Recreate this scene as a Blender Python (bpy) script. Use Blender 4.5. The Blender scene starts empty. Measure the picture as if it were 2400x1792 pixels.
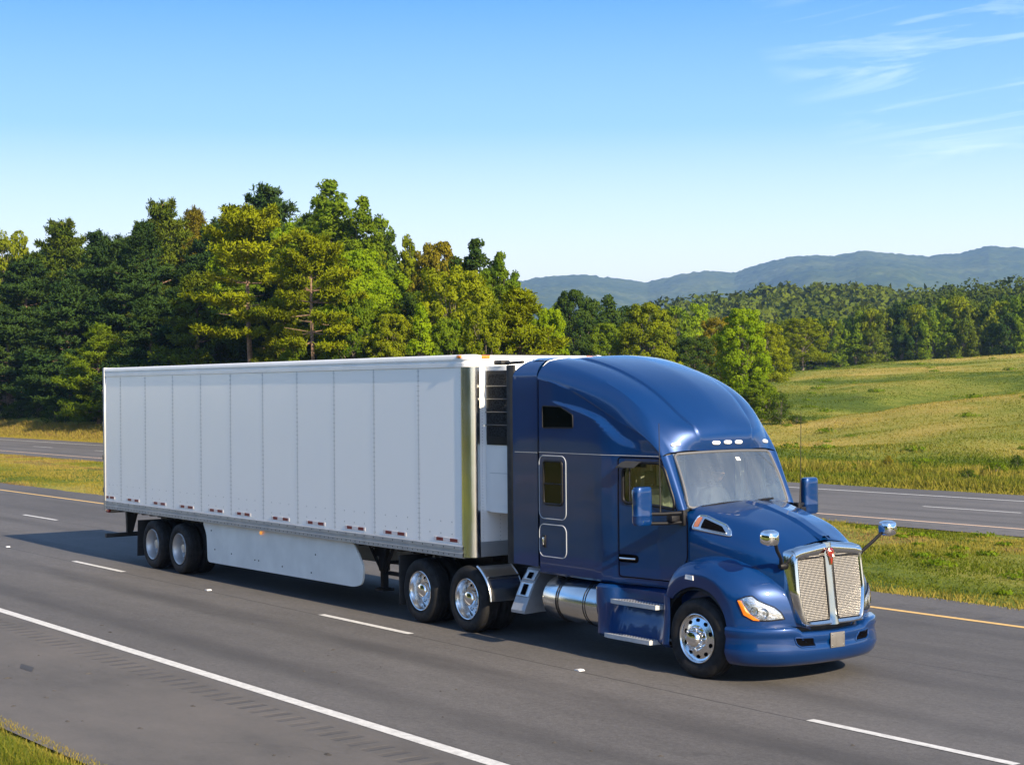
import bpy, bmesh, math, random
import numpy as np
from mathutils import Vector, Matrix
from mathutils.bvhtree import BVHTree

rng = np.random.default_rng(7)
random.seed(7)
scene = bpy.context.scene
COL = scene.collection
PI = math.pi

# ------------------------------------------------------------------ materials
def node_mat(name):
    m = bpy.data.materials.new(name); m.use_nodes = True
    nt = m.node_tree
    return m, nt, nt.nodes['Principled BSDF'], nt.nodes['Material Output']

def N(nt, t, **kw):
    n = nt.nodes.new(t)
    for k, v in kw.items():
        if k in n.inputs.keys(): n.inputs[k].default_value = v
        else: setattr(n, k, v)
    return n

def noise(nt, scale, detail=4, rough=0.55, coord='Object', vec_scale=None, distort=0.0):
    tc = nt.nodes.new('ShaderNodeTexCoord')
    src = tc.outputs[coord]
    if vec_scale is not None:
        mp = nt.nodes.new('ShaderNodeMapping'); mp.inputs['Scale'].default_value = vec_scale
        nt.links.new(src, mp.inputs['Vector']); src = mp.outputs['Vector']
    n = nt.nodes.new('ShaderNodeTexNoise')
    n.inputs['Scale'].default_value = scale; n.inputs['Detail'].default_value = detail
    n.inputs['Roughness'].default_value = rough; n.inputs['Distortion'].default_value = distort
    nt.links.new(src, n.inputs['Vector'])
    return n.outputs['Fac']

def ramp(nt, fac, stops, interp='LINEAR'):
    r = nt.nodes.new('ShaderNodeValToRGB'); r.color_ramp.interpolation = interp
    e = r.color_ramp.elements
    while len(e) > 1: e.remove(e[-1])
    e[0].position = stops[0][0]
    c = stops[0][1]; e[0].color = (*c, 1) if isinstance(c, tuple) else (c, c, c, 1)
    for p, c in stops[1:]:
        x = e.new(p); x.color = (*c, 1) if isinstance(c, tuple) else (c, c, c, 1)
    nt.links.new(fac, r.inputs['Fac'])
    return r.outputs['Color']

def mixc(nt, fac, a, b, blend='MIX'):
    m = nt.nodes.new('ShaderNodeMix'); m.data_type = 'RGBA'; m.blend_type = blend
    for sock, v in ((m.inputs[0], fac), (m.inputs[6], a), (m.inputs[7], b)):
        if hasattr(v, 'is_linked'): nt.links.new(v, sock)
        elif isinstance(v, tuple): sock.default_value = (*v, 1)
        else: sock.default_value = v
    return m.outputs[2]

def math_(nt, op, a, b=0.0, clamp=False):
    m = nt.nodes.new('ShaderNodeMath'); m.operation = op; m.use_clamp = clamp
    for i, v in enumerate((a, b)):
        if hasattr(v, 'is_linked'): nt.links.new(v, m.inputs[i])
        else: m.inputs[i].default_value = v
    return m.outputs[0]

def bump(nt, height, strength=0.3, dist=0.02):
    b = nt.nodes.new('ShaderNodeBump'); b.inputs['Strength'].default_value = strength; b.inputs['Distance'].default_value = dist
    nt.links.new(height, b.inputs['Height'])
    return b.outputs['Normal']

def simple(name, col, rough=0.5, metal=0.0, coat=0.0, coat_rough=0.03, var=0.0, vscale=3.0, bumps=0.0, bscale=40, spec=0.5, emit=None, estr=0.0):
    m, nt, p, o = node_mat(name)
    p.inputs['Base Color'].default_value = (*col, 1)
    p.inputs['Roughness'].default_value = rough; p.inputs['Metallic'].default_value = metal
    p.inputs['Coat Weight'].default_value = coat; p.inputs['Coat Roughness'].default_value = coat_rough
    p.inputs['Specular IOR Level'].default_value = spec
    if var > 0:
        f = noise(nt, vscale, 5)
        lo = tuple(max(0, c*(1-var)) for c in col); hi = tuple(min(1, c*(1+var)) for c in col)
        nt.links.new(ramp(nt, f, [(0.3, lo), (0.7, hi)]), p.inputs['Base Color'])
        nt.links.new(ramp(nt, f, [(0.3, min(1, rough*1.2)), (0.7, rough*0.85)]), p.inputs['Roughness'])
    if bumps > 0:
        nt.links.new(bump(nt, noise(nt, bscale, 3), bumps, 0.01), p.inputs['Normal'])
    if emit:
        p.inputs['Emission Color'].default_value = (*emit, 1); p.inputs['Emission Strength'].default_value = estr
    return m

M = {}
def car_paint():
    m, nt, p, o = node_mat('blue_paint')
    f = noise(nt, 1.2, 3)
    nt.links.new(ramp(nt, f, [(0.3, (0.0001, 0.026, 0.122)), (0.7, (0.0001, 0.030, 0.138))]), p.inputs['Base Color'])
    p.inputs['Metallic'].default_value = 0.28
    p.inputs['Roughness'].default_value = 0.36; p.inputs['Specular IOR Level'].default_value = 0.25
    p.inputs['Coat Weight'].default_value = 1.0; p.inputs['Coat Roughness'].default_value = 0.035
    nt.links.new(bump(nt, noise(nt, 1.6, 2), 0.05, 0.02), p.inputs['Coat Normal'])
    return m
M['blue'] = car_paint()
M['white'] = simple('white_trailer_panel', (0.89, 0.89, 0.89), 0.34, var=0.012, vscale=0.5, bumps=0.02, bscale=0.9, coat=0.25, coat_rough=0.15)
M['white_plain'] = simple('white_gelcoat', (0.76, 0.77, 0.78), 0.4, var=0.04, vscale=2)
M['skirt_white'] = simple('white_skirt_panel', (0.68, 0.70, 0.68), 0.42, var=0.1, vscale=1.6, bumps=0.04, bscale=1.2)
M['chrome'] = simple('chrome', (0.86, 0.86, 0.86), 0.07, 1.0)
M['steel'] = simple('polished_stainless', (0.70, 0.70, 0.69), 0.20, 1.0, var=0.05, vscale=3)
M['satin'] = simple('satin_chrome', (0.66, 0.66, 0.65), 0.13, 1.0)
M['step'] = simple('bright_step_metal', (0.46, 0.48, 0.50), 0.55, 0.3, var=0.06, vscale=9)
M['box'] = simple('grey_cast_metal', (0.30, 0.31, 0.33), 0.45, 0.4, var=0.12, vscale=8)
M['alu'] = simple('brushed_aluminium', (0.55, 0.56, 0.57), 0.33, 0.9, var=0.08, vscale=6)
M['alu_dull'] = simple('dull_aluminium_rail', (0.40, 0.41, 0.42), 0.5, 0.55, var=0.1, vscale=4)
M['rim_dull'] = simple('weathered_aluminium_rim', (0.50, 0.51, 0.52), 0.42, 0.85, var=0.1, vscale=5)
M['rim'] = simple('polished_rim', (0.80, 0.81, 0.82), 0.2, 1.0)
M['rubber'] = simple('tyre_rubber', (0.012, 0.012, 0.013), 0.72, var=0.25, vscale=8, bumps=0.2, bscale=60, spec=0.3)
M['black'] = simple('black_plastic', (0.007, 0.007, 0.009), 0.5, var=0.2, vscale=6, spec=0.3)
M['matte_black'] = simple('matte_black_rubber', (0.018, 0.019, 0.021), 0.75, var=0.15, vscale=5)
M['frame'] = simple('black_chassis_steel', (0.010, 0.010, 0.011), 0.55, var=0.3, vscale=7)
M['dark'] = simple('dark_recess', (0.003, 0.003, 0.004), 1.0, spec=0.0)
M['blackglass'] = simple('dark_tinted_glass', (0.004, 0.005, 0.004), 0.06, spec=0.25)
M['amber'] = simple('amber_lens', (0.80, 0.20, 0.01), 0.12, coat=1.0)
M['amberlit'] = simple('lit_amber_marker', (0.8, 0.3, 0.03), 0.2, emit=(1.0, 0.42, 0.08), estr=0.22)
M['red_tape'] = simple('red_reflective_tape', (0.16, 0.008, 0.014), 0.35, var=0.2, vscale=20)
M['white_tape'] = simple('white_reflective_tape', (0.66, 0.62, 0.62), 0.5)
M['redlens'] = simple('red_lens', (0.22, 0.01, 0.012), 0.15, coat=1.0)
M['seam'] = simple('seam_sealant', (0.52, 0.55, 0.58), 0.5)
M['louvre_bar'] = simple('grey_louvre_bar', (0.045, 0.05, 0.055), 0.45)
M['rivet'] = simple('rivet_heads', (0.30, 0.32, 0.34), 0.4, 0.5)
M['pinstripe'] = simple('light_rubber_seal', (0.34, 0.37, 0.42), 0.6, spec=0.2)
M['emblem'] = simple('red_enamel_badge', (0.22, 0.014, 0.010), 0.3, coat=1.0)
M['plate'] = simple('blank_grey_plate', (0.15, 0.145, 0.14), 0.5, 0.3, var=0.2, vscale=9)
M['marker'] = simple('clear_marker_lens', (0.85, 0.86, 0.88), 0.15, coat=1.0)
M['cloth_dark'] = simple('dark_shirt_cloth', (0.02, 0.024, 0.035), 0.85, var=0.2, vscale=14)
M['skin'] = simple('skin', (0.42, 0.24, 0.16), 0.5, var=0.08, vscale=12)
M['hair'] = simple('dark_hair', (0.015, 0.011, 0.009), 0.6)
M['seat'] = simple('grey_seat_fabric', (0.09, 0.095, 0.10), 0.85, var=0.15, vscale=20)
M['dash'] = simple('grey_dashboard', (0.10, 0.105, 0.11), 0.6, var=0.15, vscale=10)
M['curtain'] = simple('pale_curtain', (0.40, 0.41, 0.37), 0.85, var=0.2, vscale=5)
M['liner'] = simple('cab_lining', (0.16, 0.16, 0.15), 0.8)

def glass_mat(name, tint, base_refl, rough=0.02, sky_veil=0.0):
    m = bpy.data.materials.new(name); m.use_nodes = True
    nt = m.node_tree; nt.nodes.clear()
    out = nt.nodes.new('ShaderNodeOutputMaterial')
    tr = nt.nodes.new('ShaderNodeBsdfTransparent'); tr.inputs['Color'].default_value = (*tint, 1)
    gl = nt.nodes.new('ShaderNodeBsdfGlossy'); gl.inputs['Roughness'].default_value = rough
    gl.inputs['Color'].default_value = (0.9, 0.95, 0.97, 1)
    fr = nt.nodes.new('ShaderNodeFresnel'); fr.inputs['IOR'].default_value = 1.5
    nt.links.new(bump(nt, noise(nt, 2.2, 2), 0.05, 0.02), gl.inputs['Normal'])
    f = math_(nt, 'ADD', fr.outputs[0], base_refl, clamp=True)
    mx = nt.nodes.new('ShaderNodeMixShader')
    nt.links.new(f, mx.inputs[0]); nt.links.new(tr.outputs[0], mx.inputs[1]); nt.links.new(gl.outputs[0], mx.inputs[2])
    res = mx.outputs[0]
    if sky_veil > 0:  # pale diffuse veil painted in for the sky's reflection
        df = nt.nodes.new('ShaderNodeBsdfDiffuse'); df.inputs['Color'].default_value = (.82, .88, .86, 1)
        m2 = nt.nodes.new('ShaderNodeMixShader'); nt.links.new(res, m2.inputs[1]); nt.links.new(df.outputs[0], m2.inputs[2])
        nt.links.new(ramp(nt, noise(nt, 2.0, 4, vec_scale=(1, 3, 0.6)), [(0.3, sky_veil*0.5), (0.7, sky_veil*1.5)]), m2.inputs[0]); res = m2.outputs[0]
    nt.links.new(res, out.inputs[0])
    return m
M['windshield'] = glass_mat('windshield_glass', (0.80, 0.90, 0.88), 0.17, sky_veil=0.04)
M['sideglass'] = glass_mat('tinted_side_glass', (0.42, 0.46, 0.38), 0.03)
M['lens'] = glass_mat('clear_headlight_lens', (0.95, 0.95, 0.95), 0.12)

def grille_mesh_mat():
    m, nt, p, o = node_mat('stainless_wire_mesh')
    tc = nt.nodes.new('ShaderNodeTexCoord')
    sp = nt.nodes.new('ShaderNodeSeparateXYZ'); nt.links.new(tc.outputs['Object'], sp.inputs[0])
    rows = math_(nt, 'MULTIPLY', sp.outputs['Z'], 2*PI/0.040)
    cols = math_(nt, 'MULTIPLY', sp.outputs['Y'], 2*PI/0.044)
    s1 = math_(nt, 'SINE', math_(nt, 'ADD', rows, cols)); s2 = math_(nt, 'SINE', math_(nt, 'SUBTRACT', rows, cols))
    h = math_(nt, 'MULTIPLY', s1, s2)
    h = math_(nt, 'ADD', math_(nt, 'MULTIPLY', h, 0.5), 0.5)
    nt.links.new(ramp(nt, h, [(0.36, (0.025, 0.024, 0.023)), (0.60, (0.33, 0.32, 0.31))]), p.inputs['Base Color'])
    nt.links.new(ramp(nt, h, [(0.30, 0.0), (0.45, 0.85)]), p.inputs['Metallic'])
    p.inputs['Roughness'].default_value = 0.38
    nt.links.new(bump(nt, h, 0.6, 0.012), p.inputs['Normal'])
    return m
M['mesh'] = grille_mesh_mat()
def louver_mat():
    m, nt, p, o = node_mat('dark_coil_mesh')
    tc = nt.nodes.new('ShaderNodeTexCoord')
    v = nt.nodes.new('ShaderNodeTexVoronoi'); v.inputs['Scale'].default_value = 38
    nt.links.new(tc.outputs['Object'], v.inputs['Vector'])
    nt.links.new(ramp(nt, v.outputs['Distance'], [(0.25, (0.003, 0.003, 0.004)), (0.6, (0.028, 0.03, 0.033))]), p.inputs['Base Color'])
    p.inputs['Roughness'].default_value = 0.7; p.inputs['Specular IOR Level'].default_value = 0.1
    return m
M['coil'] = louver_mat()
def tread_mat():
    m, nt, p, o = node_mat('perforated_step_tread')
    tc = nt.nodes.new('ShaderNodeTexCoord')
    sp = nt.nodes.new('ShaderNodeSeparateXYZ'); nt.links.new(tc.outputs['Object'], sp.inputs[0])
    a = math_(nt, 'SINE', math_(nt, 'MULTIPLY', sp.outputs['X'], 2*PI/0.055))
    b = math_(nt, 'SINE', math_(nt, 'MULTIPLY', sp.outputs['Y'], 2*PI/0.05))
    h = math_(nt, 'MULTIPLY', a, b)
    nt.links.new(ramp(nt, h, [(0.15, (0.62, 0.63, 0.64)), (0.35, (0.03, 0.03, 0.035))]), p.inputs['Base Color'])
    p.inputs['Metallic'].default_value = 0.6; p.inputs['Roughness'].default_value = 0.35
    return m
M['tread'] = tread_mat()

# ------------------------------------------------------------------ mesh helpers
def world_origin(o):
    v = Vector((0, 0, 0))
    while o is not None:
        v += o.location; o = o.parent
    return v

class MB:
    """collects faces in world coordinates and links them as one mesh object"""
    def __init__(s): s.v = []; s.f = []; s.mi = []
    def add(s, verts, faces, mi=0):
        b = len(s.v); s.v.extend(tuple(map(float, q)) for q in verts)
        s.f.extend(tuple(b+i for i in f) for f in faces); s.mi.extend([mi]*len(faces)); return s
    def grid(s, P, flip=False, closed_u=False, closed_v=False, mi=0, keep=None):
        P = np.asarray(P, float); n, m = P.shape[:2]; F = []
        for i in range(n if closed_u else n-1):
            for j in range(m if closed_v else m-1):
                if keep is not None and not keep(P[i, j], P[(i+1) % n, (j+1) % m]): continue
                q = (i*m+j, ((i+1) % n)*m+j, ((i+1) % n)*m+(j+1) % m, i*m+(j+1) % m)
                F.append(q[::-1] if flip else q)
        return s.add(P.reshape(-1, 3), F, mi)
    def box(s, x0, x1, y0, y1, z0, z1, bev=0.0, seg=2, mi=0, rot=None, pivot=None):
        bm = bmesh.new(); bmesh.ops.create_cube(bm, size=1.0)
        for v in bm.verts:
            v.co = Vector(((x0+x1)/2+v.co.x*(x1-x0), (y0+y1)/2+v.co.y*(y1-y0), (z0+z1)/2+v.co.z*(z1-z0)))
        if bev > 0: bmesh.ops.bevel(bm, geom=bm.edges[:], offset=bev, segments=seg, affect='EDGES', profile=0.5)
        if rot is not None:
            pv = Vector(pivot) if pivot else Vector(((x0+x1)/2, (y0+y1)/2, (z0+z1)/2))
            for v in bm.verts: v.co = rot @ (v.co-pv)+pv
        bm.verts.index_update()
        s.add([v.co[:] for v in bm.verts], [[v.index for v in f.verts] for f in bm.faces], mi); bm.free(); return s
    def prism(s, poly, axis, a, b, mi=0):
        """poly in the two other axes (in x,y,z order), extruded along axis from a to b"""
        def p3(q, t): l = list(q); l.insert(axis, t); return l
        n = len(poly); V = [p3(q, a) for q in poly]+[p3(q, b) for q in poly]
        F = [tuple(range(n))[::-1], tuple(range(n, 2*n))]+[(i, (i+1) % n, n+(i+1) % n, n+i) for i in range(n)]
        return s.add(V, F, mi)
    def tube(s, pts, r, n=8, closed=False, cap=True, mi=0):
        pts = [Vector(p) for p in pts]; m = len(pts); R = []
        rs = r if hasattr(r, '__len__') else [r]*m
        ref = None
        for i, p in enumerate(pts):
            if closed: t = pts[(i+1) % m]-pts[i-1]
            else: t = pts[min(i+1, m-1)]-pts[max(i-1, 0)]
            t.normalize()
            if ref is None: ref = Vector((0, 0, 1)) if abs(t.z) < 0.9 else Vector((1, 0, 0))
            a = ref-t*ref.dot(t); a.normalize(); b = t.cross(a); ref = a
            R.append([p+(a*math.cos(2*PI*k/n)+b*math.sin(2*PI*k/n))*rs[i] for k in range(n)])
        s.grid(R, flip=True, closed_u=closed, closed_v=True, mi=mi)
        if cap and not closed:
            for q, fl in ((R[0], False), (R[-1], True)):
                s.add(q, [tuple(range(n)) if not fl else tuple(range(n))[::-1]], mi)
        return s
    def lathe(s, prof, origin=(0, 0, 0), axis=1, n=48, mi=0):
        """prof: (radius, along-axis) pairs"""
        o = Vector(origin); R = []
        for k in range(n):
            a = 2*PI*k/n; row = []
            for r, h in prof:
                q = [0, 0, 0]; q[axis] = h; u, w = [i for i in range(3) if i != axis]
                q[u] = r*math.cos(a); q[w] = r*math.sin(a); row.append(o+Vector(q))
            R.append(row)
        return s.grid(R, closed_u=True, flip=(axis == 1), mi=mi)
    def mirror(s, c=2.6):
        n = len(s.v); s.v += [(x, c-y, z) for x, y, z in s.v]
        s.f += [tuple(n+i for i in f[::-1]) for f in s.f]; s.mi += s.mi; return s
    def mirrored(s, c=2.6):
        o = MB(); o.v = [(x, c-y, z) for x, y, z in s.v]; o.f = [f[::-1] for f in s.f]; o.mi = list(s.mi); return o
    def build(s, name, mat, parent=None, smooth=True, ang=35, loc=None):
        me = bpy.data.meshes.new(name)
        o0 = world_origin(parent)
        l = Vector(loc) if loc is not None else Vector((0, 0, 0))
        me.from_pydata([tuple(Vector(v)-o0-l) for v in s.v], [], s.f)
        mats = mat if isinstance(mat, (list, tuple)) else [mat]
        for m in mats: me.materials.append(m)
        if len(mats) > 1: me.polygons.foreach_set('material_index', s.mi)
        bm = bmesh.new(); bm.from_mesh(me)
        bmesh.ops.remove_doubles(bm, verts=bm.verts, dist=1e-5)
        bmesh.ops.recalc_face_normals(bm, faces=bm.faces) if getattr(s, 'recalc', False) else None
        bm.to_mesh(me); bm.free()
        if smooth:
            me.polygons.foreach_set('use_smooth', [True]*len(me.polygons))
            me.set_sharp_from_angle(angle=math.radians(ang))
        o = bpy.data.objects.new(name, me); COL.objects.link(o)
        o.parent = parent; o.location = l
        return o
    def bvh(s): return BVHTree.FromPolygons([Vector(v) for v in s.v], s.f)

def tag(o, label=None, cat=None, group=None, kind=None):
    if label: o['label'] = label
    if cat: o['category'] = cat
    if group: o['group'] = group
    if kind: o['kind'] = kind
    return o
def thing(name, label, cat, loc, group=None, rz=0):
    o = bpy.data.objects.new(name, None); COL.objects.link(o); o.location = loc
    o.rotation_euler.z = rz; o.empty_display_size = 0.3
    return tag(o, label, cat, group)

def cr(P, n):
    """n points along a Catmull-Rom curve through P (chord-length parameter)"""
    P = np.asarray(P, float)
    if len(P) == 2: return P[0]+(P[1]-P[0])*np.linspace(0, 1, n)[:, None]
    d = np.r_[0, np.cumsum(np.maximum(np.linalg.norm(np.diff(P, axis=0), axis=1), 1e-6)**0.5)]
    m = np.zeros_like(P)
    for i in range(1, len(P)-1):
        a = (P[i]-P[i-1])/(d[i]-d[i-1]); b = (P[i+1]-P[i])/(d[i+1]-d[i])
        w = (d[i]-d[i-1])/(d[i+1]-d[i-1]); m[i] = a*(1-w)+b*w
    m[0] = 2*(P[1]-P[0])/(d[1]-d[0])-m[1]; m[-1] = 2*(P[-1]-P[-2])/(d[-1]-d[-2])-m[-2]
    out = []
    for t in np.linspace(0, d[-1], n):
        i = min(max(np.searchsorted(d, t)-1, 0), len(P)-2); h = d[i+1]-d[i]; u = (t-d[i])/h
        out.append((2*u**3-3*u**2+1)*P[i]+(u**3-2*u**2+u)*h*m[i]+(-2*u**3+3*u**2)*P[i+1]+(u**3-u**2)*h*m[i+1])
    return np.array(out)
def lerp1(x, xs, ys): return float(np.interp(x, xs, ys))
def sstep(t): t = min(max(t, 0.0), 1.0); return t*t*(3-2*t)
def rrect(x0, x1, z0, z1, r, n=6):
    P = []
    for cx, cz, a0 in ((x1-r, z1-r, 0), (x0+r, z1-r, 90), (x0+r, z0+r, 180), (x1-r, z0+r, 270)):
        for k in range(n+1):
            a = math.radians(a0+90*k/n); P.append((cx+r*math.cos(a), cz+r*math.sin(a)))
    return P
def round_poly(poly, r, n=5):
    out = []; m = len(poly)
    for i in range(m):
        p = Vector(poly[i]); a = Vector(poly[i-1])-p; b = Vector(poly[(i+1) % m])-p
        ra = min(r, a.length*0.45, b.length*0.45)
        s = p+a.normalized()*ra; e = p+b.normalized()*ra
        for k in range(n+1):
            t = k/n; out.append(tuple(s*(1-t)**2+p*2*t*(1-t)+e*t*t))
    return out
def densify(poly, step=0.04, closed=True):
    out = []; m = len(poly)
    for i in range(m if closed else m-1):
        a = Vector(poly[i]); b = Vector(poly[(i+1) % m]); k = max(1, int((b-a).length/step))
        for j in range(k): out.append(tuple(a+(b-a)*j/k))
    if not closed: out.append(tuple(poly[-1]))
    return out
def in_poly(x, z, poly):
    c = False; j = len(poly)-1
    for i in range(len(poly)):
        xi, zi = poly[i]; xj, zj = poly[j]
        if (zi > z) != (zj > z) and x < (xj-xi)*(z-zi)/(zj-zi)+xi: c = not c
        j = i
    return c
# ------------------------------------------------------------------ wheels
def wheel_parts(parent, loc, dual=False, rz=0.0, lug='steer', name='wheel'):
    """wheel axis along Y, outer face towards -Y at local y=0; returns the tyre object with rim and hub below it"""
    P = Vector(loc); W0 = world_origin(parent)
    def prof(y0, w=0.275):
        return [(0.292, y0+0.03), (0.31, y0+0.012), (0.345, y0-0.002), (0.40, y0-0.012), (0.445, y0-0.006), (0.474, y0+0.012), (0.487, y0+0.03),
                (0.492, y0+0.055), (0.484, y0+0.062), (0.484, y0+0.07), (0.494, y0+0.077), (0.496, y0+w/2-0.01), (0.487, y0+w/2-0.004), (0.487, y0+w/2+0.004), (0.496, y0+w/2+0.01),
                (0.494, y0+w-0.077), (0.484, y0+w-0.07), (0.484, y0+w-0.062), (0.492, y0+w-0.055), (0.474, y0+w-0.012), (0.40, y0+w+0.012), (0.31, y0+w-0.012), (0.292, y0+w-0.03)]
    base = MB().lathe(prof(0.0), n=64)
    if dual: base.lathe(prof(0.335), n=64)
    def link(mb, nm, mat, par, ang=35):
        o = mb.build(nm, mat, None, ang=ang); o.parent = par; return o
    t = link(base, name, M['rubber'], parent); t.location = P-W0; t.rotation_euler.z = rz
    rim = MB()
    if lug == 'steer':
        rim.lathe([(0.292, 0.03), (0.304, 0.012), (0.306, 0.002), (0.298, -0.004), (0.285, 0.006), (0.275, 0.03), (0.255, 0.038), (0.20, 0.022), (0.165, 0.012), (0.150, 0.03), (0.0, 0.03)], n=64)
        o = link(rim, 'rim', M['rim'], t)
        hh = MB()
        for k in range(10):
            a = 2*PI*(k+0.5)/10
            c = Vector((0.228*math.cos(a), 0.0262, 0.228*math.sin(a)))
            u = Vector((math.cos(a), 0.28, math.sin(a))).normalized(); w = Vector((-math.sin(a), 0, math.cos(a)))
            hh.add([c+Vector((0, -0.004, 0))+u*0.024*math.cos(q)+w*0.029*math.sin(q) for q in np.linspace(0, 2*PI, 16, endpoint=False)], [tuple(range(16))])
        link(hh, 'hand_hole_pattern', M['dark'], t)
        hub = MB().lathe([(0.165, 0.012), (0.165, 0.0), (0.12, -0.004), (0.112, -0.03), (0.104, -0.075), (0.085, -0.095), (0.04, -0.104), (0.0, -0.105)], n=40)
        for k in range(10):
            a = 2*PI*k/10
            hub.lathe([(0.017, 0.0), (0.017, -0.05), (0.010, -0.064), (0, -0.066)], origin=(0.139*math.cos(a), 0.0, 0.139*math.sin(a)), n=10)
        link(hub, 'hub_cap', M['chrome'], t)
    else:
        rim.lathe([(0.292, 0.03), (0.304, 0.012), (0.308, 0.002), (0.300, -0.006), (0.288, 0.004), (0.282, 0.03), (0.268, 0.06), (0.262, 0.14), (0.255, 0.165), (0.22, 0.175), (0.17, 0.165), (0.0, 0.165)], n=64)
        link(rim, 'rim', M['rim_dull' if lug == 'trailer' else 'rim'], t)
        hh = MB()
        for k in range(10):
            a = 2*PI*(k+0.5)/10; c = Vector((0.215*math.cos(a), 0.166, 0.215*math.sin(a)))
            u = Vector((math.cos(a), 0, math.sin(a))); w = Vector((-math.sin(a), 0, math.cos(a)))
            hh.add([c+u*0.022*math.cos(q)+w*0.028*math.sin(q) for q in np.linspace(0, 2*PI, 14, endpoint=False)], [tuple(range(14))])
        link(hh, 'hand_hole_pattern', M['dark'], t)
        hub = MB()
        if lug == 'drive':
            hub.lathe([(0.13, 0.16), (0.125, 0.10), (0.118, 0.045), (0.10, 0.02), (0.05, 0.008), (0.0, 0.006)], n=36)
            hm = M['chrome']
        else:
            hub.lathe([(0.10, 0.16), (0.095, 0.11), (0.085, 0.085), (0.04, 0.08), (0.0, 0.08)], n=28); hm = M['alu']
        for k in range(10):
            a = 2*PI*k/10
            hub.lathe([(0.016, 0.165), (0.016, 0.125), (0.009, 0.112), (0, 0.11)], origin=(0.165*math.cos(a), 0, 0.165*math.sin(a)), n=8)
        link(hub, 'hub_cap', hm, t)
    return t
def copy_tree(o, parent):
    c = o.copy(); COL.objects.link(c); c.parent = parent
    for ch in list(o.children): copy_tree(ch, c)
    return c
def wheel_copy(src, parent, loc, far=False):
    c = copy_tree(src, parent); c.location = Vector(loc)-world_origin(parent)
    if far: c.rotation_euler.z = PI
    return c

# ------------------------------------------------------------------ trailer (x 0..13.9, y 0..2.6)
YC = 1.3
TL, TX = 13.71, 13.88
ZB, ZT = 1.10, 4.11
trl = thing('semi_trailer', 'long white refrigerated box trailer with riveted side panels and red reflector strips', 'trailer', (6.9, YC, 0))
def corner_pts(n=8, r=0.17, inset=0.0):
    return [(TX-r+(r-inset)*math.sin(a), r-(r-inset)*math.cos(a)) for a in np.linspace(0, PI/2, n)]
# box body: side, nose and roof follow the same plan
body = MB()
plan = [(0.03, 0.0)]+[(x, 0.0) for x in np.linspace(0.4, TL-0.004, 36)]
planc = corner_pts(9)
full = [(x, y+0.004) for x, y in plan]+[(x-0.004*math.sin(a), y+0.004*math.cos(a)) for (x, y), a in zip(planc, np.linspace(0, PI/2, 9))]
full += [(x, 2.6-y) for x, y in full[::-1]]
body.grid([[(x, y, z) for z in (1.28, 1.9, 2.6, 3.3, 3.93)] for x, y in full])
body.grid([[(0.03, y, z) for z in (1.16, 4.0)] for y in (2.59, 0.01)])
top = [(x, y, ZT-0.006) for x, y in full]
nh = len(full)//2
body.grid([[top[i], (top[i][0], YC, ZT+0.012), top[len(full)-1-i]] for i in range(nh)])
bot = MB()
body.grid([[(x, y, 1.17), (x, 2.6-y, 1.17)] for x, y in full[:nh]], flip=True)
body.build('box_body', M['white'], trl)
# top rail and bottom rail
tr_ = MB()
tr_.grid([[(x, y+o, z) for o, z in ((0.0, 3.925), (-0.012, 3.93), (-0.012, 3.99), (-0.004, 3.995), (-0.004, 4.03), (-0.014, 4.035), (-0.014, 4.085), (0.0, 4.105), (0.04, 4.112))] for x, y in plan])
tr_.grid([[(x+o*math.sin(a)*-1, y+o*math.cos(a), z) for o, z in ((0.0, 3.925), (-0.012, 3.93), (-0.012, 3.99), (-0.004, 3.995), (-0.004, 4.03), (-0.014, 4.035), (-0.014, 4.085), (0.0, 4.105), (0.04, 4.112))] for (x, y), a in zip(planc, np.linspace(0, PI/2, 9))])
tr_.mirror()
tr_.box(TX-0.02, TX+0.014, 0.17, 2.43, 3.925, 4.10, 0.006)
tr_.build('top_rail', M['white_plain'], trl)
br = MB()
br.grid([[(x, y+o, z) for o, z in ((0.03, 1.10), (-0.016, 1.105), (-0.018, 1.17), (-0.008, 1.175), (-0.008, 1.215), (-0.016, 1.22), (-0.016, 1.27), (0.0, 1.29))] for x, y in plan])
br.box(0.05, TL, 0.0, 0.12, 1.10, 1.13)
br.mirror()
br.grid([[(TX+o, y, z) for o, z in ((-0.02, 1.12), (0.008, 1.125), (0.008, 1.33), (0.0, 1.345))] for y in (0.19, 0.8, 1.8, 2.41)])
rail = br.build('bottom_rail', M['alu_dull'], trl)
rv = MB()
for x in np.arange(0.15, TL-0.1, 0.145):
    for z in ((1.14, 1.245) if int(round(x/0.145)) % 2 else (1.14,)):
        rv.add([(x+0.013*math.cos(a), -0.0195, z+0.013*math.sin(a)) for a in np.linspace(0, 2*PI, 6, endpoint=False)], [(0, 1, 2, 3, 4, 5)])
rv.build('rivet_pattern', M['frame'], rail)
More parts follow.
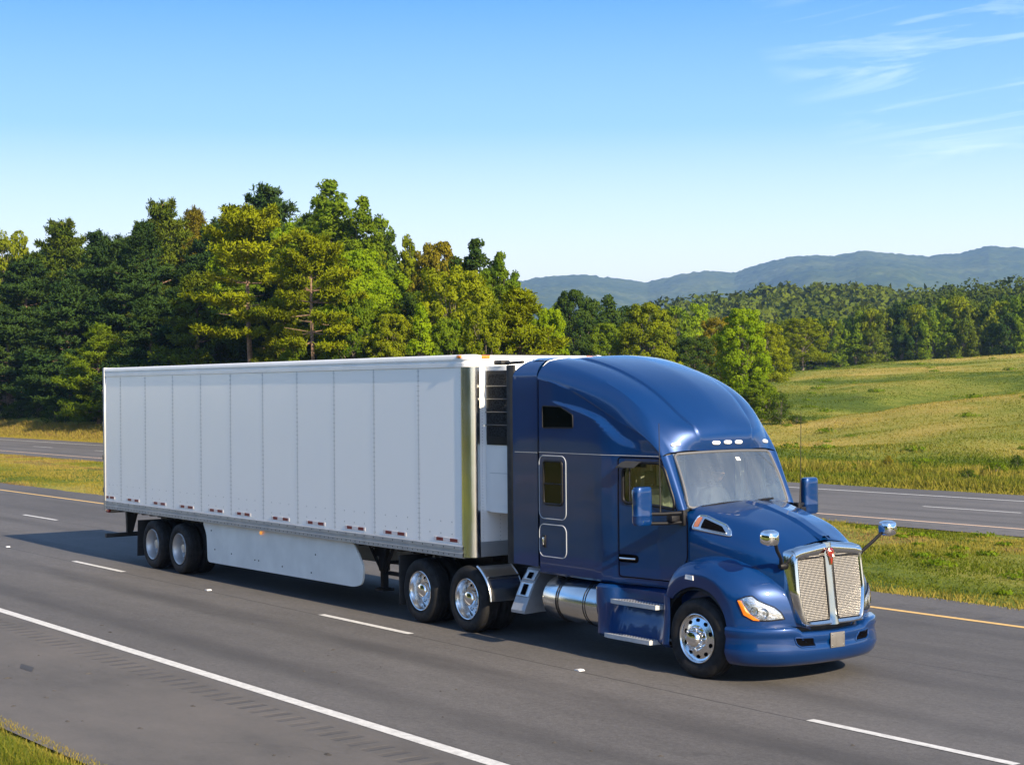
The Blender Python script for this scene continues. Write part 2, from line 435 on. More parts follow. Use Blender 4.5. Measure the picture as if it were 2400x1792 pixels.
# upper surface bolts on rail share the rail; panel seams with rivet rows
SEAMS = [0.88, 2.16, 3.50, 4.78, 6.05, 7.34, 8.62, 9.90, 11.18, 12.50]
for x in SEAMS:
    MB().add([(x-0.009, 0.0008, 1.29), (x+0.009, 0.0008, 1.29), (x+0.009, 0.0008, 3.925), (x-0.009, 0.0008, 3.925)], [(0, 1, 2, 3)]).build('panel_seam', M['seam'], trl, smooth=False)
rv = MB()
def disc_y(mb, x, y, z, r, n=6): mb.add([(x+r*math.cos(a), y, z+r*math.sin(a)) for a in np.linspace(0, 2*PI, n, endpoint=False)], [tuple(range(n))])
for x in SEAMS:
    for z in np.arange(1.33, 3.92, 0.075):
        for d in (-0.025, 0.025): disc_y(rv, x+d, -0.001, z, 0.008)
edges = [0.03]+SEAMS+[TL]
for a, b in zip(edges[:-1], edges[1:]):
    for k in range(1, 4):
        for z in (1.44, 1.62): disc_y(rv, a+(b-a)*k/4, -0.001, z, 0.011)
for z in np.arange(1.38, 3.9, 0.06):
    disc_y(rv, TL-0.06, -0.002, z, 0.006)
for z in np.arange(1.36, 1.8, 0.06):
    rv.add([(TX+0.003, 0.55+0.007*math.cos(a), z+0.007*math.sin(a)) for a in np.linspace(0, 2*PI, 6, endpoint=False)], [tuple(range(6))])
for z in np.arange(1.36, 3.9, 0.045):
    rv.add([(TX+0.003, 0.235+0.006*math.cos(a), z+0.006*math.sin(a)) for a in np.linspace(0, 2*PI, 6, endpoint=False)], [tuple(range(6))])
rv.build('rivet_pattern', M['rivet'], trl)
# stainless corner posts (near and far) and edge strip
def corner_post(mir):
    cp = MB()
    pts = [(TL-0.03, -0.004), (TL-0.01, -0.004)]+[(x+0.004*math.sin(a), y-0.004*math.cos(a)) for (x, y), a in zip(corner_pts(14), np.linspace(0, PI/2, 14))]+[(TX+0.004, 0.19)]
    cp.grid([[(x, y, z) for z in (1.12, 2.0, 3.0, 3.925)] for x, y in pts])
    return (cp.mirrored() if mir else cp)
corner_post(False).build('corner_post', M['steel'], trl); corner_post(True).build('corner_post', M['steel'], trl)
# reflector tape blocks: red with pale block between
RED = [(0.08, 0.2), (0.28, 0.48), (1.24, 1.41), (1.59, 1.77), (2.56, 2.73), (2.89, 3.09), (3.84, 4.01), (4.17, 4.38), (5.15, 5.32), (5.48, 5.67), (6.30, 6.45), (6.60, 6.79), (7.71, 7.87), (8.07, 8.26), (8.98, 9.14), (9.33, 9.52), (10.30, 10.46), (10.66, 10.83), (11.51, 11.69), (11.87, 12.07), (12.98, 13.16), (13.35, 13.55)]
for i in range(0, len(RED), 2):
    a, b = RED[i], RED[i+1]
    for q in (a, b): MB().box(q[0], q[1], -0.0016, 0.003, 1.325, 1.375).build('reflector_tape', M['red_tape'], trl, smooth=False)
    for u, v in ((max(0.055, a[0]-0.07), a[0]-0.004), (a[1]+0.004, b[0]-0.004), (b[1]+0.004, b[1]+0.05)):
        MB().box(u, v, -0.0012, 0.003, 1.32, 1.38).build('white_tape', M['white_tape'], trl, smooth=False)
# rear frame
rf = MB(); rf.box(-0.03, 0.05, -0.02, 0.09, 1.05, 4.12, 0.008); rf.box(-0.03, 0.05, 2.51, 2.62, 1.05, 4.12, 0.008); rf.box(-0.03, 0.05, 0.09, 2.51, 4.0, 4.12); rf.box(-0.03, 0.05, 0.09, 2.51, 1.0, 1.18)
rear = rf.build('rear_frame', M['alu_dull'], trl)
for z in (1.5, 2.2, 2.9, 3.6): MB().box(-0.055, -0.03, -0.03, 0.03, z-0.05, z+0.05, 0.006).build('door_hinge', M['frame'], rear)
MB().box(0.06, 0.20, -0.012, 0.05, 1.02, 1.10, 0.012).build('side_lamp', M['redlens'], trl)
for x in (TL-0.02, ):
    o = MB().box(x-0.09, x+0.02, -0.03, 0.01, 4.06, 4.105, 0.008).build('clearance_lamp', M['amber'], trl)
MB().box(TX, TX+0.03, 0.22, 0.37, 4.05, 4.10, 0.008).build('clearance_lamp', M['amber'], trl)
MB().box(TX, TX+0.03, 2.2, 2.35, 4.05, 4.10, 0.008).build('clearance_lamp', M['amber'], trl)
MB().lathe([(0.036, 0.0), (0.032, -0.02), (0.0, -0.03)], origin=(7.16, 0.045, 1.045), n=16).build('marker_lamp', M['amberlit'], trl)
# refrigeration unit on the nose
prof = [(13.88, 0.30), (14.2, 0.31), (14.42, 0.34), (14.53, 0.46), (14.57, 0.66), (14.575, 1.3)]
P = [(x, y) for x, y in cr(np.array([(a, b, 0) for a, b in prof]), 18)[:, :2]]
Pf = P+[(x, 2.6-y) for x, y in P[::-1][1:]]
un = MB()
un.grid([[(x-(0.02 if k in (0, 5) else 0), y, z) for k, z in enumerate((1.80, 1.83, 2.4, 3.2, 3.88, 3.94))] for x, y in Pf], flip=False)
for z, fl in ((3.94, False), (1.80, True)):
    un.grid([[(x-0.02, y, z), (x-0.02, 2.6-y, z)] for x, y in P], flip=fl)
unit = un.build('cooling_unit', M['white_plain'], trl)
# black louvre panel wrapped on the unit's near side
lv = MB(); Q = [(x+0.006, y-0.012) for x, y in P if x < 14.56 and x > 13.93]
Q = [(13.92, 0.289)]+Q
zz = [2.78, 2.86, 3.84, 3.87]
lv.grid([[(x, y-(0.0 if k in (0, 3) else 0.006), z) for k, z in enumerate(zz)] for x, y in Q])
lv2 = lv.build('louvre_frame', M['black'], unit)
co = MB(); dv = MB()
Qc = [(x, y-0.009) for x, y in Q if x > 13.96]
for i in range(5):
    z0 = 2.89+i*0.19
    co.grid([[(x, y, z) for z in (z0+0.015, z0+0.165)] for x, y in Qc])
co.build('coil_mesh', M['coil'], unit)
for i in range(4):
    z0 = 2.89+(i+1)*0.19-0.012
    dv.grid([[(x, y-0.018, z0-0.008), (x, y-0.03, z0), (x, y-0.018, z0+0.012)] for x, y in Q])
dv.build('louvre_bar', M['louvre_bar'], unit)
un2 = MB(); un2.grid([[(x+0.004, y-0.006, z) for z in (2.36, 2.372)] for x, y in P if x > 13.95]); un2.build('shell_seam', M['seam'], unit)
un3 = MB(); un3.grid([[(x+0.012, y-0.014, z) for z in (1.79, 1.87)] for x, y in P if x > 13.93]); un3.build('lower_lip', M['white_plain'], unit)
pp = MB(); pp.tube([(14.2, 0.36, 3.97), (14.75, 0.36, 3.985)], 0.022, 10); pp.box(14.12, 14.32, 0.28, 0.44, 3.95, 4.02, 0.015); pp.build('exhaust_pipe', M['frame'], unit)
# underside
uf = MB()
for y in (0.75, 1.75): uf.box(0.3, 13.4, y, y+0.1, 0.98, 1.16)
for x in np.arange(0.5, 13.5, 0.4): uf.box(x, x+0.06, 0.1, 2.5, 1.05, 1.165)
uf.box(1.5, 4.6, 0.62, 0.76, 0.62, 0.98); uf.box(1.5, 4.6, 1.84, 1.98, 0.62, 0.98)
for x in (2.355, 3.645): uf.tube([(x, 0.15, 0.495), (x, 2.45, 0.495)], 0.075, 12)
uf.box(12.0, 13.6, 0.6, 2.0, 1.02, 1.12)
uf.build('underframe', M['frame'], trl)
tw = wheel_parts(trl, (2.355, 0.05, 0.496), True, 0, 'trailer')
wheel_copy(tw, trl, (3.645, 0.05, 0.496))
for x in (2.355, 3.645): wheel_copy(tw, trl, (x, 2.55, 0.496), True)
for y0, y1 in ((0.06, 0.68), (1.92, 2.54)):
    m_ = MB().grid([[(1.60-0.02*s_, y, z) for s_, z in ((0, 0.94), (1, 0.6), (2, 0.20))] for y in (y0, y1)]); m_.grid([[(1.63-0.02*s_, y, z) for s_, z in ((0, 0.94), (1, 0.6), (2, 0.20))] for y in (y0, y1)], flip=True)
    m_.build('mud_flap', M['matte_black'], trl)
ug = MB(); ug.box(-0.10, 0.0, 0.03, 2.57, 0.47, 0.56, 0.006)
for s_ in (0, 1):
    pl = [(0.50, 0.53), (0.62, 0.53), (0.78, 1.10), (0.48, 1.10)]
    if s_: pl = [(2.6-a, b) for a, b in pl[::-1]]
    ug.prism(pl, 0, -0.06, 0.02)
ug.build('underride_guard', M['frame'], trl)
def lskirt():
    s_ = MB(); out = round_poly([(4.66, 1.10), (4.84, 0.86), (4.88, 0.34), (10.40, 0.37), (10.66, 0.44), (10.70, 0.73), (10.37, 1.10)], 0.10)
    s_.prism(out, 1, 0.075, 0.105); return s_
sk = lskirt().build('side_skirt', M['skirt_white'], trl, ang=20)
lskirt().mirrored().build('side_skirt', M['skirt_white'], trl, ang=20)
bs = MB()
for x, z in ((5.05, 0.95), (5.2, 0.6), (5.9, 0.57), (6.85, 0.53), (7.0, 0.53), (7.9, 0.5), (8.95, 0.48), (9.1, 0.8)):
    bs.lathe([(0.016, 0.075), (0.014, 0.069), (0, 0.067)], origin=(x, 0, z), n=8)
bs.build('bolt_pattern', M['frame'], sk)
lg = MB()
for y in (0.48, 2.02):
    lg.box(10.50, 10.64, y, y+0.14, 0.62, 1.12, 0.01); lg.box(10.525, 10.615, y+0.02, y+0.12, 0.34, 0.62); lg.box(10.45, 10.70, y-0.04, y+0.18, 0.29, 0.335, 0.008)
    lg.tube([(10.12, y+0.02, 1.1), (10.53, y+0.05, 0.60)], 0.028, 6); lg.tube([(11.0, y+0.02, 1.1), (10.60, y+0.05, 0.60)], 0.028, 6)
    lg.box(10.40, 10.75, y-0.02, y+0.0, 0.86, 1.12)
lg.box(10.54, 10.60, 0.55, 2.1, 0.72, 0.77); lg.tube([(10.57, 1.3, 0.78), (11.5, 1.3, 0.6)], 0.03, 6); lg.box(10.6, 11.45, 0.58, 0.64, 0.55, 0.61)
lg.build('landing_gear', M['frame'], trl)
# ------------------------------------------------------------------ tractor (cab, sleeper, hood)
trk = thing('semi_truck', 'glossy dark blue sleeper cab truck with chrome grille pulling the white trailer', 'truck', (16.5, YC, 0))
X0 = 15.46                                   # rear seam of the sleeper
XF = 18.33                                   # cab front / hood seam
def ys_low(x): return lerp1(x, [15.3, 16.70, 16.84, 17.02, 17.22, 17.45, 17.8, 18.35], [.09, .09, .095, .125, .175, .215, .265, .29])
def ys_up(x): return lerp1(x, [15.3, 15.78, 16.16, 16.85, 17.2, 17.57, 17.9], [.09, .09, .125, .19, .205, .225, .275])
def zshelf(x): return lerp1(x, [15.3, 15.78, 16.42, 16.75, 16.9, 17.15, 17.4], [3.47, 3.42, 3.27, 3.16, 3.05, 2.86, 2.76])
def y_side(x, z):
    w = lerp1(x, [15.78, 16.3, 16.85, 17.4], [.015, .045, .07, .15])
    y = ys_low(x)+(ys_up(x)-ys_low(x))*sstep((z-zshelf(x))/w)
    if z < 1.3: y += 0.02*((1.3-z)/0.23)**2*0.4
    return y
EC = cr([(14.84, .092, 3.80), (15.46, .092, 3.76), (16.16, .125, 3.58), (16.98, .195, 3.21), (17.57, .225, 2.96), (17.86, .275, 2.71)], 48)
C1 = cr([(14.84, .25, 4.0), (15.45, .25, 3.99), (16.31, .255, 3.81), (17.03, .27, 3.56), (17.44, .31, 3.30), (17.70, .36, 3.03), (17.87, .42, 2.765)], 48)
C2 = cr([(14.84, .58, 4.035), (15.46, .60, 4.03), (15.95, .60, 3.98), (16.72, .60, 3.78), (17.32, .62, 3.51), (17.70, .69, 3.22), (17.93, .78, 3.02), (17.955, .86, 2.775)], 48)
CM = cr([(14.84, 1.3, 4.06), (15.46, 1.3, 4.06), (16.1, 1.3, 4.01), (16.9, 1.3, 3.80), (17.45, 1.3, 3.54), (17.78, 1.3, 3.27), (17.96, 1.3, 3.03), (17.98, 1.3, 2.785)], 48)
iseam = int(np.argmin(np.abs(EC[:, 0]-X0)))
def roof_rows(i0, i1):
    R = []
    for i in range(i0, i1):
        e, a, b, m = EC[i], C1[i], C2[i], CM[i]
        k = np.array([e[0]*0.45+a[0]*0.55, e[1]+0.012, e[2]*0.38+a[2]*0.62])
        row = [e*(1-t)**2+k*2*t*(1-t)+a*t*t for t in np.linspace(0, 1, 10)]
        n1 = (a+b)/2+np.array([0.03, 0, 0.028])
        row += [a*(1-t)**2+n1*2*t*(1-t)+b*t*t for t in np.linspace(0, 1, 9)][1:]
        n2 = np.array([m[0]*0.8+b[0]*0.2, (b[1]+m[1])/2, m[2]*0.85+b[2]*0.15])
        up = np.array([0.022, 0.0, 0.026])*min(1.0, max(0.0, (i-iseam)/4.0))*min(1.0, max(0.0, (46-i)/8.0))
        row += [b+np.array([0, 0.018, 0])+up*0.15, b+np.array([0, 0.035, 0])+up]
        row += [(b*(1-t)**2+n2*2*t*(1-t)+m*t*t)+up for t in np.linspace(0.12, 1, 8)]
        R.append(row)
    return R
iseam = int(np.argmin(np.abs(EC[:, 0]-X0)))
roof = MB(); roof.grid(roof_rows(iseam, 48), flip=True); roof.mirror()
# upper side wall between belt line and roof edge
ZBELT = 2.715
side_up = MB(); U = []
for i in range(iseam, 48):
    e = EC[i]; U.append([(e[0], y_side(e[0], z) if z < e[2]-1e-4 else e[1], z) for z in np.linspace(ZBELT, e[2], 70)])
side_up.grid(U, flip=False)
so = MB(); so.grid(U); so.mirror()
roof.v_off = len(roof.v); roof.add(so.v, so.f)
roof.recalc = False
# cab and sleeper lower shell, with openings for the door windows
def xfront(z): return lerp1(z, [1.0, 1.98, 2.03, 2.71, 2.75], [XF, XF, 18.16, 17.85, 17.84])
WIN = round_poly([(17.19, 2.10), (17.19, 2.55), (17.40, 2.63), (17.80, 2.63), (17.90, 2.57), (18.08, 2.16), (18.08, 2.05), (17.72, 2.08)], 0.07)
WIN_IN = [(17.63+(x-17.63)*0.97, 2.33+(z-2.33)*0.95) for x, z in WIN]
WH = [(17.63+(x-17.63)*1.0, 2.33+(z-2.33)*1.0) for x, z in WIN]
zr = np.r_[np.linspace(1.06, 1.30, 7), np.linspace(1.34, ZBELT, 64)]
L = []
for z in zr:
    xf = xfront(z); L.append([(x, y_side(x, z), z) for x in X0+(xf-X0)*np.linspace(0, 1, 120)])
shell = MB()
def keepwin(p, q):
    return not in_poly((p[0]+q[0])/2, (p[2]+q[2])/2, WH)
shell.grid(L, flip=True, keep=keepwin)
shell.grid([[(x, y_side(x, 1.06)+d, 1.06-e) for d, e in ((0, 0), (0.03, 0.03), (0.5, 0.03))] for x in np.linspace(X0, XF, 30)], flip=False)
# A-pillar strips between door and windscreen
WSL = cr([(17.875, .44, 2.745), (18.04, .415, 2.41), (18.20, .395, 2.06)], 16)
AP = [[(xfront(z), y_side(xfront(z), z), z) for z in np.linspace(2.715, 2.03, 16)], [tuple(q) for q in WSL]]
mid = [tuple((np.array(a)+np.array(b))/2+np.array([0.035, -0.022, 0.0])) for a, b in zip(*AP)]
APg = [cr([AP[0][i], mid[i], AP[1][i]], 7) for i in range(16)]
shell.grid(APg, flip=True)
shell.mirror()
cab = shell.build('cab_shell', M['blue'], trk, ang=28)
sides = MB(); sides.grid(L, flip=True); sides.grid(U)
SB = sides.bvh()
def side_pt(x, z, off=0.0):
    h = SB.ray_cast(Vector((x, -1, z)), Vector((0, 1, 0)))
    return (x, (h[0].y if h[0] else ys_low(x))-off, z)
def side_panel(poly, off, mat, name, parent, far=True, ang=20):
    """flat-lying panel that follows the cab side"""
    mb = MB(); cx = sum(p[0] for p in poly)/len(poly); cz = sum(p[1] for p in poly)/len(poly)
    pl = densify(poly, 0.05); rows = []
    for t in np.linspace(1, 0.02, 8): rows.append([side_pt(cx+(x-cx)*t, cz+(z-cz)*t, off) for x, z in pl])
    mb.grid([[side_pt(x, z, -0.01) for x, z in pl]]+rows, closed_v=True, flip=False)
    o = mb.build(name, mat, parent, ang=ang)
    if far: mb.mirrored().build(name, mat, parent, ang=ang)
    return o
def side_line(poly, r, mat, name, parent, closed=True, off=0.0, far=True, n=6):
    mb = MB().tube([side_pt(x, z, off) for x, z in densify(poly, 0.05, closed)], r, n, closed=closed)
    o = mb.build(name, mat, parent)
    if far: mb.mirrored().build(name, mat, parent)
    return o
rf_ = roof.build('roof_fairing', M['blue'], trk, ang=28)
# rear wall, floor and lining
rw = MB(); rw.box(15.42, 15.47, 0.16, 2.44, 1.05, 3.86, 0.02); rw.build('rear_wall', M['blue'], trk)
ln = MB()
ln.box(15.6, 18.1, 0.4, 2.2, 1.10, 1.14); ln.grid([[(x, y, lerp1(x, [15.5, 16.6, 17.3, 17.85], [3.3, 3.2, 2.95, 2.73])) for y in (0.36, 1.3, 2.24)] for x in np.linspace(15.5, 17.85, 8)])
ln.box(16.70, 16.74, 0.3, 0.95, 1.2, 2.95); ln.box(16.70, 16.74, 1.65, 2.3, 1.2, 2.95)
ln.build('cab_lining', M['liner'], trk)
cu = MB()
for y0, y1 in ((0.50, 1.02), (1.10, 1.60)):
    cu.grid([[(16.82+0.03*math.sin(y*55), y, z) for z in (1.3, 2.0, 2.9)] for y in np.linspace(y0, y1, 40)])
for ya in (0.40, 2.20):
    cu.grid([[(x, ya+0.02*math.sin(x*70), z) for z in (2.05, 2.66)] for x in np.linspace(17.2, 17.34, 14)])
cu.build('curtain', M['curtain'], trk)
# seams: belt line, rear seam, door outline
side_line([(x, 2.715) for x in np.linspace(X0, 17.80, 40)], 0.0045, M['pinstripe'], 'belt_seam', cab, closed=False, off=-0.001)
side_line([(X0+0.004, z) for z in np.linspace(1.1, 3.72, 40)], 0.009, M['dark'], 'rear_seam', cab, closed=False, off=-0.004)
# side extenders behind the sleeper with rubber edge
def ext(mir):
    e = MB(); S = [(0.09, z) for z in (1.12, 1.8, 2.5, 3.1, 3.5)]
    row = roof_rows(iseam-1, iseam)[0][:16]
    S += [(q[1], q[2]) for q in row]
    R = []
    for y, z in S:
        xr = 14.84 if z < 3.7 else 14.84+0.26*max(0, (z-3.7)/0.33)**2.2
        R.append([(xr+0.02, y+0.05, z-0.02 if z > 3.9 else z), (xr, y+0.02, z), (xr+0.01, y, z)]+[(x, y+0.002, z) for x in np.linspace(xr+0.06, 15.43, 6)])
    e.grid(R, flip=False)
    e.grid([[(q[0], q[1]+0.05, q[2]) for q in r] for r in R], flip=True)
    return e.mirrored() if mir else e
x1 = ext(False).build('side_extender', M['blue'], trk); x2 = ext(True).build('side_extender', M['blue'], trk)
for xo, fn in ((x1, lambda m: m), (x2, lambda m: m.mirrored())):
    rb = MB(); rb.box(14.665, 14.85, 0.115, 0.15, 1.10, 3.94, 0.01); fn(rb).build('rubber_edge', M['matte_black'], xo)
    st = MB(); st.tube([(14.9, 0.086, 2.705), (15.43, 0.086, 2.707)], 0.004, 6); fn(st).build('belt_seam', M['pinstripe'], xo)
rr = MB(); rr.grid([[tuple(q) for q in row[9:]]+[(q[0], 2.6-q[1], q[2]) for q in row[9:][::-1]] for row in roof_rows(0, iseam)], flip=True)
for v in range(len(rr.v)):
    x, y, z = rr.v[v]; rr.v[v] = (max(x, 15.12), y, z)
rr.build('roof_rear', M['blue'], trk)
# upper sleeper window, bunk window, doors
def window_group(poly, parent, name, frame_r=0.010, glass='blackglass', framemat='black'):
    for mir in (False, True):
        g = MB(); cx = sum(p[0] for p in poly)/len(poly); cz = sum(p[1] for p in poly)/len(poly)
        pl = densify(poly, 0.05)
        g.grid([[side_pt(cx+(x-cx)*t, cz+(z-cz)*t, 0.004) for x, z in pl] for t in np.linspace(1, 0.02, 6)], closed_v=True)
        f = MB().tube([side_pt(x, z, 0.002) for x, z in pl], frame_r, 6, closed=True)
        if mir: g, f = g.mirrored(), f.mirrored()
        o = g.build(name, M[glass], parent); f.build('window_frame', M[framemat], o)
    return o
window_group(round_poly([(15.56, 3.055), (15.56, 3.36), (15.96, 3.35), (16.24, 3.24), (16.245, 3.065)], 0.03), trk, 'sleeper_window')
def flush_door(x0, x1, z0, z1, r, name):
    outs = []
    for mir in (False, True):
        pl = densify(rrect(x0, x1, z0, z1, r), 0.05); cx, cz = (x0+x1)/2, (z0+z1)/2
        g = MB().grid([[side_pt(x, z, -0.008) for x, z in pl]]+[[side_pt(cx+(x-cx)*t, cz+(z-cz)*t, 0.004) for x, z in pl] for t in np.linspace(1, 0.02, 7)], closed_v=True)
        f = MB().tube([side_pt(x, z, 0.002) for x, z in pl], 0.0085, 6, closed=True)
        if mir: g, f = g.mirrored(), f.mirrored()
        o = g.build(name, M['blue'], trk, ang=20); f.build('door_seal', M['pinstripe'], o); outs.append(o)
    return outs
bd = flush_door(15.475, 16.08, 1.80, 2.67, 0.10, 'bunk_door')
for mir, par in ((False, bd[0]), (True, bd[1])):
    pl = densify(rrect(15.585, 16.005, 2.005, 2.60, 0.05), 0.05); cx, cz = 15.795, 2.3025
    g = MB().grid([[side_pt(cx+(x-cx)*t, cz+(z-cz)*t, 0.010) for x, z in pl] for t in np.linspace(1, 0.02, 5)], closed_v=True)
    f = MB().tube([side_pt(x, z, 0.008) for x, z in pl], 0.018, 8, closed=True)
    f.tube([side_pt(15.59, 2.285, 0.010), side_pt(16.0, 2.285, 0.010)], 0.011, 6)
    if mir: g, f = g.mirrored(), f.mirrored()
    g.build('bunk_window', M['blackglass'], par); f.build('window_frame', M['black'], par)
td = flush_door(15.47, 16.08, 1.275, 1.72, 0.10, 'toolbox_door')
for mir, par in ((False, td[0]), (True, td[1])):
    l = MB().box(15.55, 15.63, 0.070, 0.088, 1.40, 1.57, 0.008); c = MB().box(15.57, 15.60, 0.058, 0.072, 1.43, 1.54, 0.006)
    if mir: l, c = l.mirrored(), c.mirrored()
    q = l.build('latch', M['black'], par)
    c.build('latch_pull', M['chrome'], par)
# cab doors (panel, handle, window, seal, rain visor)
for mir in (False, True):
    fn = (lambda m: m.mirrored()) if mir else (lambda m: m)
    dp = [(17.14, 1.14), (17.14, 2.02), (17.62, 2.02), (18.0, 1.98), (XF-0.025, 1.92), (XF-0.025, 1.45), (18.22, 1.30), (18.1, 1.14)]
    pl = densify(round_poly(dp, 0.06), 0.05); cx, cz = 17.75, 1.6
    g = MB().grid([[side_pt(x, z, -0.006) for x, z in pl]]+[[side_pt(cx+(x-cx)*t, cz+(z-cz)*t, 0.005) for x, z in pl] for t in np.linspace(1, 0.02, 8)], closed_v=True)
    door = fn(g).build('cab_door', M['blue'], trk, ang=20)
    ds_ = densify(round_poly([(17.125, 1.125), (17.125, 2.69), (17.84, 2.69), (18.13, 2.02), (XF-0.012, 1.95), (XF-0.012, 1.44), (18.23, 1.28), (18.11, 1.125)], 0.05), 0.05)
    fn(MB().tube([side_pt(x, z, 0.0) for x, z in ds_], 0.0075, 6, closed=True)).build('door_gap', M['dark'], door)
    s = MB(); P_ = [side_pt(x, z, 0.01) for x, z in densify(rrect(17.12, 17.46, 1.32, 1.425, 0.05), 0.04)]
    s.add(P_, [tuple(range(len(P_)))[::-1]]); fn(s).build('handle_recess', M['dark'], door)
    hd = MB().tube([side_pt(17.16, 1.372, 0.022), side_pt(17.23, 1.372, 0.034), side_pt(17.34, 1.372, 0.034), side_pt(17.42, 1.372, 0.022)], 0.015, 8)
    fn(hd).build('door_handle', M['chrome'], door)
    wl = densify(WIN_IN, 0.04); wx, wz = 17.63, 2.33
    g = MB().grid([[side_pt(wx+(x-wx)*t, wz+(z-wz)*t, -0.012) for x, z in wl] for t in np.linspace(1, 0.02, 6)], closed_v=True)
    w = fn(g).build('door_window', M['sideglass'], door)
    wf = MB().tube([side_pt(x, z, -0.004) for x, z in densify(WIN, 0.04)], 0.021, 8, closed=True)
    wf.tube([side_pt(17.30, 2.10, -0.008), side_pt(17.30, 2.60, -0.008)], 0.010, 6)
    fn(wf).build('window_seal', M['black'], w)
    vs = MB(); vs.grid([[side_pt(x, 2.645, 0.0), side_pt(x-0.02, 2.63, 0.05), side_pt(x-0.05, 2.565, 0.12)] for x in np.linspace(17.24, 17.54, 8)])
    vs.grid([[side_pt(x, 2.640, 0.0), side_pt(x-0.02, 2.622, 0.05), side_pt(x-0.05, 2.558, 0.12)] for x in np.linspace(17.24, 17.54, 8)], flip=True)
    fn(vs).build('rain_visor', M['matte_black'], door)

# ------------------------------------------------------------------ windscreen
wt = cr([(17.875, .44, 2.745), (17.945, .86, 2.762), (17.965, 1.3, 2.768), (17.945, 1.74, 2.762), (17.875, 2.16, 2.745)], 33)
wb = cr([(18.20, .395, 2.06), (18.275, .86, 2.068), (18.29, 1.3, 2.07), (18.275, 1.74, 2.068), (18.20, 2.205, 2.06)], 33)
def ws(u, v, off=0.0):
    i = u*32; k = min(int(i), 31); f = i-k
    a = wt[k]*(1-f)+wt[k+1]*f; b = wb[k]*(1-f)+wb[k+1]*f
    q = a*(1-v)+b*v; q = q+np.array([0.03*math.sin(PI*v), 0, 0])
    return q+off*np.array([0.9, 0, 0.42])
g = MB().grid([[ws(u, v) for v in np.linspace(0.0, 1.0, 12)] for u in np.linspace(0.0, 1.0, 33)], flip=True)
wsc = g.build('windscreen', M['windshield'], trk)
outl = [ws(u, 0.01) for u in np.linspace(0.04, 0.96, 24)]+[ws(0.985, 0.035)]+[ws(0.992, v) for v in np.linspace(0.07, 0.93, 14)]+[ws(0.985, 0.97)]+[ws(u, 0.99) for u in np.linspace(0.96, 0.04, 24)]+[ws(0.015, 0.97)]+[ws(0.008, v) for v in np.linspace(0.93, 0.07, 14)]+[ws(0.015, 0.035)]
MB().tube(outl, 0.018, 8, closed=True).build('windscreen_seal', simple('grey_rubber_seal', (0.09, 0.095, 0.11), 0.5), wsc)
wi = MB()
for u0, u1, v0, v1 in ((0.10, 0.47, 1.0, 0.955), (0.52, 0.80, 0.985, 0.93)):
    wi.tube([ws(u0+(u1-u0)*t, v0+(v1-v0)*t-0.015*math.sin(PI*t), 0.035) for t in np.linspace(0, 1, 10)], 0.013, 6)
    wi.tube([ws(u1-0.10, 1.05, 0.03), ws(u1-0.03, 1.0, 0.05), ws((u0+u1)/2, (v0+v1)/2-0.01, 0.045)], 0.010, 6)
wi.build('wiper', M['black'], wsc)
stk = MB(); stk.add([ws(u, v, 0.004) for u, v in ((0.56, 0.13), (0.60, 0.13), (0.605, 0.19), (0.565, 0.19))], [(0, 1, 2, 3)]); stk.build('sticker', M['marker'], wsc, smooth=False)
tb = MB().grid([[ws(u, v, -0.006) for v in np.linspace(0.0, 0.12, 4)] for u in np.linspace(0.01, 0.99, 20)], flip=True)
tb.build('shade_band', glass_mat('purple_shade_band', (0.30, 0.30, 0.36), 0.0), wsc)

# roof marker lamps
ROOF = BVHTree.FromPolygons([Vector(v) for v in roof.v], roof.f)
for y, z in ((0.50, 2.865), (1.10, 2.875), (1.30, 2.878), (1.50, 2.875), (2.10, 2.865)):
    h = ROOF.ray_cast(Vector((19.5, y, z)), Vector((-1, 0, 0)))
    c = h[0] if h[0] else Vector((18.0, y, z)); n = h[1] if h[0] else Vector((1, 0, 0))
    if n.x < 0: n = -n
    t = Vector((0, 1, 0)); t = (t-n*t.dot(n)).normalized(); b = n.cross(t)
    mb = MB(); R = []
    for s_, hh in ((1.0, -0.01), (1.0, 0.012), (0.8, 0.022), (0.05, 0.026)):
        R.append([c+n*hh+t*s_*(0.042*math.cos(q)+0.026*np.sign(math.cos(q)))+b*s_*0.026*math.sin(q) for q in np.linspace(0.001, 2*PI+0.001, 20, endpoint=False)])
    mb.grid(R, closed_v=True, flip=False); mb.recalc = True
    mb.build('roof_lamp', M['marker'], trk)

# ------------------------------------------------------------------ hood
HS = []
for x, pts in ((18.20, [(1.3, 2.135), (1.12, 2.125), (.78, 2.11), (.52, 2.085), (.435, 2.045), (.345, 1.94), (.30, 1.80), (.285, 1.4), (.285, .75)]),
               (18.75, [(1.3, 2.075), (1.13, 2.065), (.85, 2.02), (.63, 1.975), (.545, 1.93), (.44, 1.82), (.385, 1.68), (.37, 1.3), (.37, .75)]),
               (19.28, [(1.3, 1.925), (1.14, 1.91), (.92, 1.875), (.735, 1.84), (.655, 1.795), (.56, 1.68), (.51, 1.55), (.49, 1.2), (.49, .75)]),
               (19.60, [(1.3, 1.775), (1.15, 1.757), (.98, 1.722), (.80, 1.672), (.732, 1.63), (.68, 1.50), (.665, 1.38), (.66, 1.1), (.70, .75)]),
               (19.69, [(1.3, 1.715), (1.15, 1.702), (.98, 1.675), (.84, 1.640), (.775, 1.60), (.745, 1.50), (.74, 1.38), (.74, 1.1), (.78, .75)])):
    c = np.array([(x, y, z) for y, z in pts])
    HS.append(np.vstack([cr(c[:2], 4)[:-1], cr(c[1:], 36)]))
HS = np.array(HS)
H = np.array([cr(HS[:, j], 30) for j in range(HS.shape[1])]).transpose(1, 0, 2)
